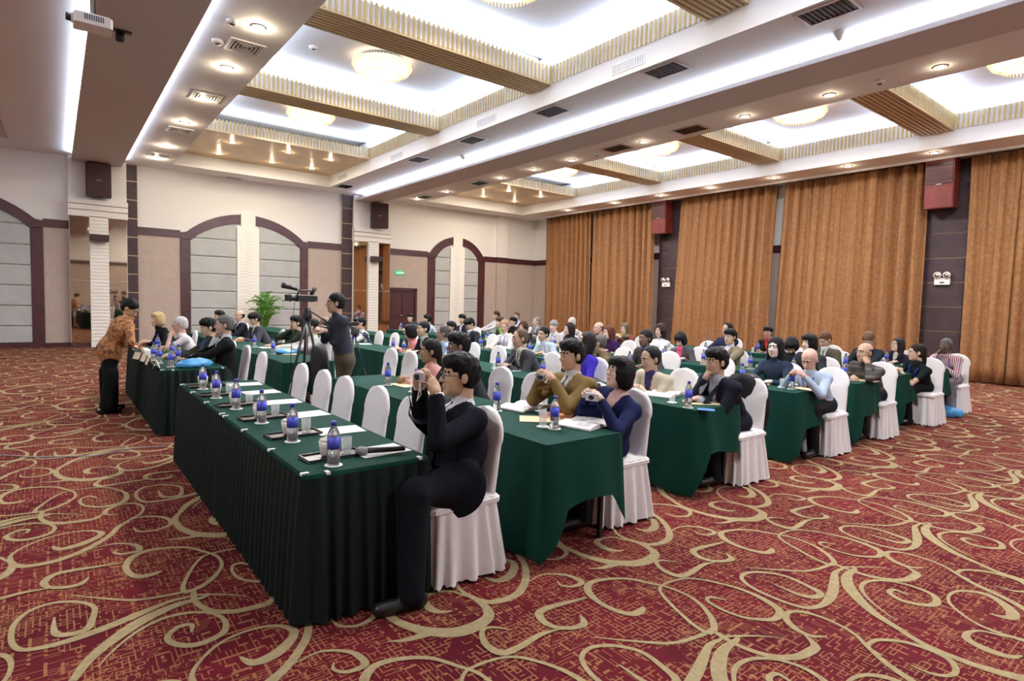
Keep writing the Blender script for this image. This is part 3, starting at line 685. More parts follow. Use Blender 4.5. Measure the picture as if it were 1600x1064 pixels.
# ------------------------------------------------------------------ tables
ROWS = [.95, 2.37, 4.27, 6.13, 7.66, 9.32, 10.95]
TW, TL, TZ = .68, 1.80, .75
rname = ['front', 'second', 'third', 'fourth', 'fifth', 'sixth', 'seventh']
nth = ['nearest', 'second', 'third', 'fourth', 'fifth', 'sixth', 'seventh', 'eighth', 'ninth', 'tenth', 'eleventh', 'twelfth', 'thirteenth', 'fourteenth', 'fifteenth', 'sixteenth', 'seventeenth', 'eighteenth', 'nineteenth', 'twentieth', 'twenty-first', 'twenty-second', 'twenty-third', 'twenty-fourth', 'twenty-fifth']
def perimeter(x0, y0, x1, y1, step):
    """points round the rectangle with outward normals, starting at (x0,y0) going +y on the front (-x) side"""
    P = []
    def seg(ax, ay, bx_, by, nx, ny):
        L_ = math.hypot(bx_-ax, by-ay); n = max(2, int(L_/step))
        for i in range(n): t = i/n; P.append((ax+(bx_-ax)*t, ay+(by-ay)*t, nx, ny, L_*t, L_))
    seg(x0, y0, x0, y1, -1, 0); seg(x0, y1, x1, y1, 0, 1); seg(x1, y1, x1, y0, 1, 0); seg(x1, y0, x0, y0, 0, -1)
    return P
def table_frame(x0, y0, label):
    r = MB().box(.03, .03, TZ-.045, TW-.03, TL-.03, TZ-.012).build('table', mat('table_board', (.2, .13, .08), .6), loc=(x0, y0, 0)); tag(r, label, 'table', 'banquet tables under green cloths')
    for dx in (.06, TW-.085):
        for dy in (.09, TL-.115): MB().box(dx, dy, 0, dx+.028, dy+.028, TZ-.045).build('leg', M_black, r)
    return r
def cloth_draped(x0, y0, lab, near_end, seed):
    rnd = random.Random(seed); P = perimeter(0, 0, TW, TL, .045); n = len(P); vs = []; fs = []
    ph = rnd.uniform(0, 6)
    levels = 9
    for k in range(levels+1):
        for (x, y, nx, ny, s_, L_) in P:
            u = s_/L_
            if nx == -1: hem = .02 if True else .3
            elif nx == 1: hem = .42+.02*math.sin(9*s_)
            else:
                d_front = x; d_back = TW-x
                hem = .36+.02*math.sin(11*x+ph)
                if d_front < .13: hem = .02+(.34)*(d_front/.13)**1.2
                if d_back < .12: hem = .16+.20*(d_back/.12)
            if nx == 1:
                dd = min(y, TL-y)
                if dd < .12: hem = .16+.26*dd/.12
            z = TZ+.003+(hem-TZ)*k/levels; t = k/levels
            amp = .018*t
            wv = math.sin(2*PI*s_/.42+ph+1.2*math.sin(s_*2))
            out = .006+.02*t+amp*(wv+.4)
            cx = .05*t if ((nx == -1 and min(s_, L_-s_) < .1) or (ny != 0 and x < .1)) else 0
            ox, oy = nx*out, ny*out
            if x < .06: ox -= .03*t
            if y < .06 and near_end: oy -= .035*t
            # inner tables keep their ends flat so cloths do not cross
            if (not near_end and ny == -1) or ny == 1: oy *= .1
            if nx != 0 and ((y > TL-.06) or (y < .06 and not near_end)): oy = 0
            vs.append((x+ox, y+oy, z))
    for k in range(levels):
        for i in range(n): j = (i+1) % n; fs.append((k*n+i, (k+1)*n+i, (k+1)*n+j, k*n+j))
    mb = MB().add(vs, fs, 0, True)
    mb.add([(x, y, TZ+.004) for x, y, *_ in P], [tuple(range(n))], 0)
    o = mb.build('tablecloth', M_green, loc=(x0, y0, 0)); return tag(o, lab, 'tablecloth', 'green tablecloths')
def cloth_skirted(x0, y0, lab, seed, ends):
    rnd = random.Random(seed); r = empty('table_skirt', (x0, y0, 0)); tag(r, lab, 'table skirt', 'pleated table skirts of the front row')
    top = MB(); P = perimeter(0, 0, TW, TL, .05); n = len(P); vs = []
    for z, out in ((TZ+.004, 0), (TZ, .004), (TZ-.06, .008)):
        for (x, y, nx, ny, s_, L_) in P: vs.append((x+nx*out*(1 if nx else 0)+nx*.004*math.sin(s_*20), y+ny*out*(ends if ny < 0 else .3), z))
    fs = [(k*n+i, (k+1)*n+i, (k+1)*n+(i+1) % n, k*n+(i+1) % n) for k in range(2) for i in range(n)]
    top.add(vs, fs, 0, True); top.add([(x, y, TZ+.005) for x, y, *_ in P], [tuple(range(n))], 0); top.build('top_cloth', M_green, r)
    P = perimeter(0, 0, TW, TL, .0135); n = len(P); vs = []; K = 5
    for k in range(K+1):
        t = k/K; z = TZ-.012-(TZ-.03)*t
        for (x, y, nx, ny, s_, L_) in P:
            a = .007+.024*t**.6
            w_ = math.sin(2*PI*s_/.083+.8*math.sin(3.1*s_+seed)); w_ = math.copysign(abs(w_)**.6, w_)
            out = .012+a*(w_+1)*.8+.012*t
            f = 1 if (nx or ny == -1 and ends) else .15
            ex = .01*t*math.sin(s_*30+seed)
            vs.append((x+nx*out*f+ (0 if nx else ex), y+ny*out*f+(ex if nx and .05 < s_ < L_-.05 else 0), z if nx < 1 else max(z, .60+(TZ-.012-.6)*(1-t))))
    fs = [(k*n+i, (k+1)*n+i, (k+1)*n+(i+1) % n, k*n+(i+1) % n) for k in range(K) for i in range(n)]
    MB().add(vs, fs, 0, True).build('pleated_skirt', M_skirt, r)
    for s_ in ([.04, .6, 1.2, 1.74]):
        MB().box(-.012, s_-.010, TZ-.004, .028, s_+.010, TZ+.009).build('skirt_clip', M_whitep, r)
    for q in ((.10, TW-.06) if ends else ()): MB().box(q, -.012, TZ-.004, q+.02, .028, TZ+.009).build('skirt_clip', M_whitep, r)
BLOCKS = {0: [2.82, 4.62, 7.65, 9.45], 1: [2.66, 4.46, 7.9, 9.7, 11.5, 13.3], 2: [2.92+1.8*i for i in range(5)]+[12.2, 14.0, 15.8],
          3: [3.0+1.8*i for i in range(5)]+[12.2, 14.0, 15.8], 4: [3.0+1.8*i for i in range(5)]+[12.2, 14.0], 5: [3.1+1.8*i for i in range(4)]+[10.4, 12.2, 14.0], 6: [3.1+1.8*i for i in range(4)]+[10.4, 12.2]}
for r_, ys in BLOCKS.items():
    for k, y in enumerate(ys):
        x = ROWS[r_]
        first = k == 0 or ys[k]-ys[k-1] > 1.85
        if first or 1: table_frame(x, y, 'banquet table hidden by its cloth, %s in the %s row' % (nth[k], rname[r_])) if (first and r_ < 7) else None
        lab = '%s table of the %s row' % (nth[k], rname[r_])
        if r_ == 0: cloth_skirted(x, y, 'dark green pleated skirt with white clips, on the '+lab, 3+k, 1 if first else 0)
        else: cloth_draped(x, y, 'plain dark green cloth draped over the '+lab, first, r_*10+k)

# ------------------------------------------------------------------ chairs
def chair_meshes():
    # local: sitter faces -x, seat centre at origin, back at +x
    nb, nh = 20, 14; vs = []; fs = []
    def prof(t):   # half width, z, along the back height
        z = .46+.51*t
        hw = .205-.02*t
        if t > .62: q = (t-.62)/.38; hw = (.205-.02*.62)*math.sqrt(max(0, 1-q**2.3))+.012
        return hw, z
    for k in range(nh+1):
        t = k/nh; t = 1-(1-t)**1.25; hw, z = prof(t); cx = .225+.075*t; th = .035-.012*t
        for i in range(nb):
            a = 2*PI*i/nb; c_, s_ = math.cos(a), math.sin(a)
            ex = math.copysign(abs(c_)**.6, c_)*th; ey = math.copysign(abs(s_)**.55, s_)*hw
            vs.append((cx+ex+.012*math.sin(ey*9)*(1-t), ey, z))
    for k in range(nh):
        for i in range(nb): fs.append((k*nb+i, k*nb+(i+1) % nb, (k+1)*nb+(i+1) % nb, (k+1)*nb+i))
    fs.append(tuple(range(nh*nb, (nh+1)*nb)))
    back = MB().add(vs, fs, 0, True).mesh('back_cover', M_cloth)
    seat = MB().bbox(-.22, -.225, .43, .27, .225, .485, .03).mesh('seat_cover', M_cloth)
    n = 144; vs = []; K = 7
    for k in range(K+1):
        t = k/K; z = .47-.455*t
        for i in range(n):
            a = 2*PI*i/n; c_, s_ = math.cos(a), math.sin(a)
            bx_ = math.copysign(min(1, abs(c_)*1.25)**.8, c_)*(.225+.030*t); by = math.copysign(min(1, abs(s_)*1.25)**.8, s_)*(.215+.035*t)
            w_ = math.sin(a*19+math.sin(a*5)*.8); rr = (.003+.022*t)*w_
            zz = z+(.012*math.sin(a*38)*t if k == K else 0)
            vs.append((.03+bx_+c_*rr+.03*t*(c_ > .3), by+s_*rr, max(.012, zz)))
    fs = [(k*n+i, (k+1)*n+i, (k+1)*n+(i+1) % n, k*n+(i+1) % n) for k in range(K) for i in range(n)]
    skirt = MB().add(vs, fs, 0, True).mesh('skirt', M_cloth)
    return back, seat, skirt
CH = chair_meshes()
def chair(x, y, label, grp, rz=0):
    r = empty('banquet_chair', (x, y, 0), rz); tag(r, label, 'chair', grp)
    for me in CH: o = bpy.data.objects.new(me.name, me); COL.objects.link(o); o.parent = r
    return r

# ------------------------------------------------------------------ tabletop things
def proto(children):
    return children
BOT = [('bottle_body', MB().lathe([(.028, 0), (.032, .006), (.032, .05), (.030, .055), (.032, .06), (.032, .15), (.029, .172), (.018, .195), (.012, .205), (.012, .213)], n=16).mesh('bottle_body', M_water)),
       ('label', MB().lathe([(.0328, .088), (.0328, .152)], n=16).mesh('label', M_label)),
       ('cap', MB().lathe([(.0145, .208), (.0145, .228), (.012, .231)], n=12).mesh('cap', M_cap)),
       ('coaster', MB().lathe([(.046, -.0005), (.046, .002)], n=16).mesh('coaster', M_paper))]
def make(name, parts, loc, rz, label, cat, grp=None):
    r = empty(name, loc, rz); tag(r, label, cat, grp)
    for nm, me in parts: o = bpy.data.objects.new(nm, me); COL.objects.link(o); o.parent = r
    return r
TT = TZ+.006
def bottle(x, y, label, grp=None): return make('water_bottle', BOT, (x, y, TT+.001), 0, label, 'bottle', grp)
GLS = [('tumbler', MB().lathe([(.026, 0), (.030, .10), (.028, .10), (.024, .008)], n=16).mesh('tumbler', M_glass)), ('coaster', BOT[3][1])]
def tumbler(x, y, label, grp=None): return make('drinking_glass', GLS, (x, y, TT+.001), 0, label, 'glass', grp)
CUP = [('cup_body', MB().lathe([(.026, 0), (.034, .01), (.042, .05), (.045, .085), (.041, .085)], n=18).mesh('cup_body', M_cup)), ('lid', MB().lathe([(.046, .086), (.036, .096), (.012, .104), (.010, .112), (.014, .118), (.006, .122)], n=18).mesh('lid', M_cup))]
def cup(x, y, label, z=TT, grp=None): return make('tea_cup', CUP, (x, y, z), 0, label, 'cup', grp)
TRAY = MB().bbox(-.16, -.075, 0, .16, .075, .008, .003).box(-.16, -.075, .008, .16, -.068, .016).box(-.16, .068, .008, .16, .075, .016).box(-.16, -.068, .008, -.153, .068, .016).box(.153, -.068, .008, .16, .068, .016).mesh('tray', M_tray)
def simple(name, me, loc, rz, label, cat, grp=None):
    o = bpy.data.objects.new(name, me); o.location = loc; o.rotation_euler = (0, 0, rz); COL.objects.link(o); return tag(o, label, cat, grp)
PAPER = MB().box(-.105, -.148, 0, .105, .148, .003).mesh('paper', M_paper)
ENV = MB().box(-.115, -.16, 0, .115, .16, .003).mesh('envelope', M_cream)
ORA = MB().box(-.115, -.16, 0, .115, .16, .005).mesh('folder', M_orange)
def open_book():
    mb = MB(); vs = []; n = 9
    for s in (-1, 1):
        pts = [(s*(.01+.2*i/8), .012+.030*math.sin(PI*min(1, i/8*.9+.05))*(1-i/12)) for i in range(n)]
        v = [(p[0], -.14, p[1]) for p in pts]+[(p[0], .14, p[1]) for p in pts]+[(p[0], -.14, .001) for p in pts]+[(p[0], .14, .001) for p in pts]
        f = []
        for i in range(n-1): f += [(i, i+1, n+i+1, n+i), (2*n+i, 3*n+i, 3*n+i+1, 2*n+i+1), (i, 2*n+i, 2*n+i+1, i+1), (n+i, n+i+1, 3*n+i+1, 3*n+i)]
        f += [(n-1, 3*n-1, 4*n-1, 2*n-1), (0, n, 3*n, 2*n)]
        mb.add(v, f)
    return mb.mesh('open_book', M_paper)
BOOK = open_book()
# ------------------------------------------------------------------ implicit-surface bodies
def smin(a, b, k):
    if k <= 0: return np.minimum(a, b)
    h = np.maximum(k-np.abs(a-b), 0)/k
    return np.minimum(a, b)-h*h*k*.25
class P3:
    """rounded cone ('c') or ellipsoid ('e')"""
    def __init__(s, kind, a, b, ra, rb, mt, k=.03, R=None, neg=False, paint=False):
        s.kind, s.a, s.b, s.ra, s.rb, s.mt, s.k, s.neg, s.paint = kind, np.array(a, float), (np.array(b, float) if b is not None else None), ra, rb, mt, k, neg, paint
        s.R = np.array(R, float) if R is not None else np.eye(3)
    def dist(s, p):
        if s.kind == 'c':
            d = s.b-s.a; q = p-s.a; t = np.clip((q@d)/(d@d+1e-9), 0, 1)
            return np.linalg.norm(q-t[..., None]*d, axis=-1)-(s.ra+(s.rb-s.ra)*t)
        q = (p-s.a)@s.R; r = np.array(s.ra)
        k0 = np.linalg.norm(q/r, axis=-1); k1 = np.linalg.norm(q/(r*r), axis=-1)+1e-9
        return k0*(k0-1)/k1
    def box(s):
        if s.kind == 'c':
            r = max(s.ra, s.rb); return np.minimum(s.a, s.b)-r, np.maximum(s.a, s.b)+r
        r = np.abs(s.R)@np.array(s.ra); return s.a-r, s.a+r
def C(a, b, ra, rb, mt, k=.03): return P3('c', a, b, ra, rb, mt, k)
def ELL(c, r, mt, k=.03, R=None): return P3('e', c, None, r, None, mt, k, R)

def NEG(c, r, k=.01, R=None): return P3('e', c, None, r, None, 0, k, R, neg=True)
def surface(prims, h, disp=None):
    pos = [p for p in prims if not p.neg and not p.paint]
    lo = np.min([p.box()[0] for p in pos], 0)-2.5*h; hi = np.max([p.box()[1] for p in pos], 0)+2.5*h
    n = np.ceil((hi-lo)/h).astype(int)+1
    ax = [lo[i]+h*np.arange(n[i]) for i in range(3)]
    F = np.full(n, .5)
    for p in prims:
        if p.paint: continue
        b0, b1 = p.box(); m = max(p.k, .0)+3*h
        i0 = np.clip(np.floor((b0-m-lo)/h).astype(int), 0, n); i1 = np.clip(np.ceil((b1+m-lo)/h).astype(int)+1, 0, n)
        if np.any(i1 <= i0): continue
        sl = tuple(slice(a, b) for a, b in zip(i0, i1))
        X, Y, Z = np.meshgrid(*[ax[i][sl[i]] for i in range(3)], indexing='ij')
        d = p.dist(np.stack([X, Y, Z], -1))
        F[sl] = -smin(-F[sl], d, p.k) if p.neg else smin(F[sl], d, p.k)
    if disp is not None:
        X, Y, Z = np.meshgrid(*ax, indexing='ij'); F = F+disp(X, Y, Z)
    S = F < 0
    c = [S[dx:n[0]-1+dx, dy:n[1]-1+dy, dz:n[2]-1+dz] for dx in (0, 1) for dy in (0, 1) for dz in (0, 1)]
    sm = sum(x.astype(np.int8) for x in c); mixed = (sm > 0) & (sm < 8)
    idx = np.argwhere(mixed)
    if len(idx) == 0: return np.zeros((0, 3)), np.zeros((0, 4), int), np.zeros(0, int)
    vid = -np.ones(mixed.shape, int); vid[tuple(idx.T)] = np.arange(len(idx))
    acc = np.zeros((len(idx), 3)); cnt = np.zeros(len(idx))
    offs = [(0, 0, 0), (0, 0, 1), (0, 1, 0), (0, 1, 1), (1, 0, 0), (1, 0, 1), (1, 1, 0), (1, 1, 1)]
    for a in range(8):
        for b in range(a+1, 8):
            oa, ob = np.array(offs[a]), np.array(offs[b])
            if np.abs(oa-ob).sum() != 1: continue
            fa = F[tuple((idx+oa).T)]; fb = F[tuple((idx+ob).T)]; cr = (fa < 0) != (fb < 0)
            t = np.where(cr, fa/(fa-fb+1e-12), 0)
            acc += np.where(cr[:, None], oa+(ob-oa)*t[:, None], 0); cnt += cr
    V = lo+h*(idx+acc/cnt[:, None])
    Q = []
    for axis in range(3):
        e = [0, 0, 0]; e[axis] = 1
        A_ = S[tuple(slice(0, n[i]-e[i]) for i in range(3))]; B_ = S[tuple(slice(e[i], n[i]) for i in range(3))]
        ed = np.argwhere(A_ != B_); o1, o2 = [(i) for i in range(3) if i != axis]
        ok = (ed[:, o1] > 0) & (ed[:, o2] > 0) & (ed[:, o1] < n[o1]-1) & (ed[:, o2] < n[o2]-1); ed = ed[ok]
        u = np.zeros(3, int); u[o1] = 1; v = np.zeros(3, int); v[o2] = 1
        q = np.stack([vid[tuple((ed-u-v).T)], vid[tuple((ed-v).T)], vid[tuple(ed.T)], vid[tuple((ed-u).T)]], 1)
        ins = A_[tuple(ed.T)]
        flip = ins if axis != 1 else ~ins
        q[~flip] = q[~flip][:, ::-1]
        Q.append(q)
    Q = np.concatenate(Q); ok = (Q >= 0).all(1); Q = Q[ok]
    cen = V[Q].mean(1); best = np.full(len(cen), 1e9); mt = np.zeros(len(cen), int)
    for p in prims:
        if p.neg: continue
        d = p.dist(cen)-(0.006 if p.paint else 0); w_ = d < best; best = np.where(w_, d, best); mt = np.where(w_, p.mt, mt)
    return V, Q, mt
def mesh_from(parts, name, mats, smooth=True):
    """parts: list of (V,Q,mt)"""
    off = 0; Vs = []; Qs = []; Ms = []
    for V, Q, m in parts:
        Vs.append(V); Qs.append(Q+off); Ms.append(m); off += len(V)
    V = np.concatenate(Vs); Q = np.concatenate(Qs); m = np.concatenate(Ms)
    me = bpy.data.meshes.new(name)
    me.vertices.add(len(V)); me.vertices.foreach_set('co', V.astype(np.float32).ravel())
    me.loops.add(4*len(Q)); me.loops.foreach_set('vertex_index', Q.astype(np.int32).ravel())
    me.polygons.add(len(Q)); me.polygons.foreach_set('loop_start', np.arange(0, 4*len(Q), 4, dtype=np.int32))
    for q in mats: me.materials.append(q)
    me.polygons.foreach_set('material_index', m.astype(np.int32)); me.polygons.foreach_set('use_smooth', [smooth]*len(Q))
    me.update(calc_edges=True); me.validate(); return me
SKIN, TOP, TRO, SHOE, SHIRT, TIE, HAIR, WHT, IRIS, LIP = range(10)
_head = {}
def head(fem, h):
    key = (fem, h)
    if key in _head: return _head[key]
    j = .92 if fem else 1
    pr = [ELL((-.012, 0, .035), (.098, .077, .088), SKIN, .0), ELL((.022, 0, -.03), (.068, .061*j, .084), SKIN, .03), ELL((.03, 0, -.074), (.05, .047*j, .04), SKIN, .03),
          ELL((.062, 0, -.098), (.022*j, .022*j, .017), SKIN, .02), ELL((.052, .033, -.03), (.028, .022, .026), SKIN, .02), ELL((.052, -.033, -.03), (.028, .022, .026), SKIN, .02),
          C((.080, -.034, .022), (.080, .034, .022), .0115, .0115, SKIN, .015), C((.086, 0, .014), (.108, 0, -.026), .007, .012, SKIN, .012),
          ELL((.100, .012, -.031), (.011, .008, .008), SKIN, .006), ELL((.100, -.012, -.031), (.011, .008, .008), SKIN, .006)]
    for s_ in (-1, 1):
        pr += [NEG((.098, s_*.031, .006), (.016, .017, .011), .012)]
        pr += [ELL((-.008, s_*.080, -.004), (.020, .007, .032), SKIN, .006)]
    pr += [ELL((.086, 0, -.0535), (.013, .023, .0055), LIP, .006), ELL((.084, 0, -.0655), (.013, .020, .007), LIP, .006)]
    for s_ in (-1, 1): b = C((.093, s_*.014, .027), (.080, s_*.047, .026), .0055, .004, HAIR, .003); pr.append(b)
    V, Q, m = surface(pr, h); parts = [(V, Q, m)]
    for s_ in (-1, 1):   # eyeballs
        for (c, r, mt) in (((.0765, s_*.031, .006), .0125, WHT), ((.0835, s_*.031, .0055), .0068, IRIS)):
            n, k = 8, 6; vv = []; qq = []
            for a in range(k+1):
                th = PI*a/k
                for b_ in range(n): ph = 2*PI*b_/n; vv.append((c[0]+r*math.sin(th)*math.cos(ph), c[1]+r*math.sin(th)*math.sin(ph), c[2]+r*math.cos(th)*.8))
            for a in range(k):
                for b_ in range(n): qq.append((a*n+b_, (a+1)*n+b_, (a+1)*n+(b_+1) % n, a*n+(b_+1) % n))
            parts.append((np.array(vv), np.array(qq), np.full(len(qq), mt)))
    off = 0; Vs, Qs, Ms = [], [], []
    for V, Q, m in parts: Vs.append(V); Qs.append(Q+off); Ms.append(m); off += len(V)
    _head[key] = (np.concatenate(Vs), np.concatenate(Qs), np.concatenate(Ms)); return _head[key]
_hand = {}
def hand(pose, h):
    key = (pose, h)
    if key in _hand: return _hand[key]
    b1, b2, b3, th = {'flat': (.12, .18, .12, 0), 'relax': (.40, .45, .3, .2), 'grip': (.95, 1.0, .6, .5), 'pinch': (.75, .6, .4, .6), 'fist': (1.35, 1.5, .9, .8)}[pose]
    pr = [ELL((.045, 0, 0), (.055, .040, .0145), SKIN, 0), C((-.03, 0, 0), (.02, 0, 0), .026, .027, SKIN, .02), ELL((.035, .022, -.008), (.032, .018, .015), SKIN, .01)]
    for i, (y, L_) in enumerate(((.030, .070), (.010, .079), (-.010, .073), (-.029, .056))):
        p = np.array([.086-.004*abs(i-1.2), y, 0.]); a = 0; r = .0088 if i < 3 else .0075
        pr.append(C((.05, y*.8, 0), p, .011, r+.0008, SKIN, .006))
        for q, (bb, fr) in enumerate(((b1, .46), (b2, .30), (b3, .24))):
            a += bb; d = np.array([math.cos(a), y*.9*(1-.5*q)*.3, -math.sin(a)]); d /= np.linalg.norm(d); p2 = p+d*L_*fr
            pr.append(C(p, p2, r, r-.0009, SKIN, .0015)); p = p2; r -= .0009
    t0 = np.array([.015, .030, -.006]); t1 = np.array([.046, .056-.01*th, -.014-.012*th]); t2 = np.array([.074, .062-.028*th, -.022-.02*th]); t3 = np.array([.094, .058-.045*th, -.028-.026*th])
    pr += [C(t0, t1, .014, .0115, SKIN, .012), C(t1, t2, .0112, .0098, SKIN, .002), C(t2, t3, .0096, .0078, SKIN, .002)]
    _hand[key] = surface(pr, h); return _hand[key]
_hair = {}
def hair(kind, h=.0055):
    if kind in _hair: return _hair[kind]
    cutface = NEG((.128, 0, -.032), (.078, .105, .105), .008); ears = [NEG((.012, s_*.092, -.008), (.026, .020, .038), .004) for s_ in (-1, 1)]
    nape = NEG((0, 0, -.165), (.2, .2, .105), .012)
    base = [ELL((-.020, 0, .044), (.103, .086, .094), 0, 0), ELL((-.045, 0, -.005), (.072, .079, .075), 0, .02)]
    ds = 1.0
    if kind == 'short': pr = base+[cutface, nape]+ears
    elif kind == 'full': pr = base+[ELL((.015, 0, .085), (.088, .085, .06), 0, .02), ELL((.055, .01, .085), (.045, .065, .035), 0, .02), NEG((.135, 0, -.04), (.08, .105, .098), .008), nape]+ears; ds = 2.4
    elif kind == 'fringed': pr = base+[ELL((.045, 0, .070), (.055, .072, .045), 0, .02), NEG((.140, 0, -.065), (.085, .105, .105), .008), nape]+ears
    elif kind == 'receding': pr = base+[NEG((.13, 0, .02), (.10, .105, .12), .01), nape]+ears
    elif kind == 'bald': pr = [ELL((-.018, 0, .018), (.101, .083, .080), 0, 0), NEG((.03, 0, .11), (.17, .12, .085), .008), NEG((.10, 0, .0), (.115, .13, .16), .008), nape]+ears
    elif kind == 'bob': pr = base+[ELL((-.015, 0, .0), (.105, .100, .125), 0, .02), ELL((.045, 0, .075), (.055, .080, .045), 0, .02), ELL((-.035, 0, -.06), (.085, .098, .07), 0, .02), NEG((.135, 0, -.055), (.093, .062, .105), .01), NEG((.0, 0, -.22), (.2, .2, .11), .01), NEG((.06, 0, -.13), (.06, .075, .07), .01)]
    elif kind == 'long': pr = base+[ELL((-.02, 0, .0), (.100, .095, .12), 0, .02), C((-.055, 0, -.03), (-.075, 0, -.24), .085, .06, 0, .03), C((-.02, .07, -.04), (-.02, .085, -.20), .035, .02, 0, .02), C((-.02, -.07, -.04), (-.02, -.085, -.20), .035, .02, 0, .02), NEG((.13, 0, -.05), (.095, .066, .12), .01), NEG((.05, 0, -.2), (.08, .06, .12), .01)]
    elif kind == 'tied': pr = base+[C((-.09, 0, -.02), (-.10, 0, -.16), .045, .03, 0, .02), NEG((.13, 0, -.03), (.083, .105, .105), .008)]+ears
    elif kind == 'curly': pr = base+[ELL((-.02, 0, .01), (.115, .11, .115), 0, .03), ELL((-.03, 0, -.07), (.08, .11, .07), 0, .02), NEG((.135, 0, -.035), (.095, .066, .11), .01)]; ds = 3.5
    elif kind == 'cap': pr = [ELL((-.012, 0, .045), (.110, .090, .095), 0, 0), NEG((.0, 0, -.075), (.3, .3, .105), .005)]; ds = 0
    elif kind == 'scarf': pr = [ELL((-.018, 0, .025), (.115, .098, .118), 0, 0), C((-.03, 0, -.08), (-.02, 0, -.17), .085, .10, 0, .04), ELL((.0, 0, -.17), (.12, .15, .05), 0, .04), NEG((.125, 0, -.02), (.085, .064, .095), .01)]; ds = .8
    d = None
    if ds: d = lambda X, Y, Z: ds*.0018*(np.sin(95*X+40*Z)*np.sin(110*Y+3)+.7*np.sin(170*Y+60*X)*np.cos(60*Z))
    V, Q, m = surface(pr, h, d); me = mesh_from([(V, Q, m)], 'hair', [None]); _hair[kind] = me; return me
def hairmat(c): return mat('hair_%.3f_%.3f_%.3f' % c, c, .55, bump=.6, bscale=90, spec=.15)
def rot(yaw, pitch=0, roll=0):
    return np.array((Matrix.Rotation(yaw, 3, 'Z') @ Matrix.Rotation(-pitch, 3, 'Y') @ Matrix.Rotation(roll, 3, 'X')))
def xf(part, R, t, s=1.0, mirror=False):
    V, Q, m = part; V = V*s
    if mirror: V = V*np.array([1, -1, 1]); Q = Q[:, ::-1]
    return (V@R.T+t, Q, m)
def ik(S, T, a, b, hint):
    d = T-S; L_ = np.linalg.norm(d); L2 = min(max(L_, .12), (a+b)*.985); dn = d/L_; T = S+dn*L2
    x = (a*a-b*b+L2*L2)/(2*L2); hh = math.sqrt(max(a*a-x*x, 1e-5)); hv = hint-dn*(hint@dn); hv /= np.linalg.norm(hv)+1e-9
    return S+dn*x+hv*hh, T
UP = np.array([0, 0, 1.])
def glasses(parent, H, R, s, dark=True):
    mb = MB(); m = mat('spectacle_frame', (.02, .02, .022), .3) if dark else mat('wire_frame', (.16, .14, .12), .35, metal=.6)
    t_ = .0020 if dark else .0011
    for sg in (-1, 1):
        pts = [(.104, sg*.033+.0235*math.cos(a), .003+.0165*math.sin(a)) for a in np.linspace(0, 2*PI, 15)]
        mb.tube(pts, t_, 5)
        mb.tube([(.104, sg*.056, .008), (.09, sg*.074, .009), (.0, sg*.082, .008), (-.02, sg*.082, -.004)], t_, 5)
    mb.tube([(.105, -.0095, .006), (.108, 0, .009), (.105, .0095, .006)], t_, 5)
    o = mb.build('glasses', m, parent, fix=False)
    o.matrix_local = Matrix.Translation(Vector(H)) @ Matrix(R.tolist()).to_4x4() @ Matrix.Scale(s, 4); return o
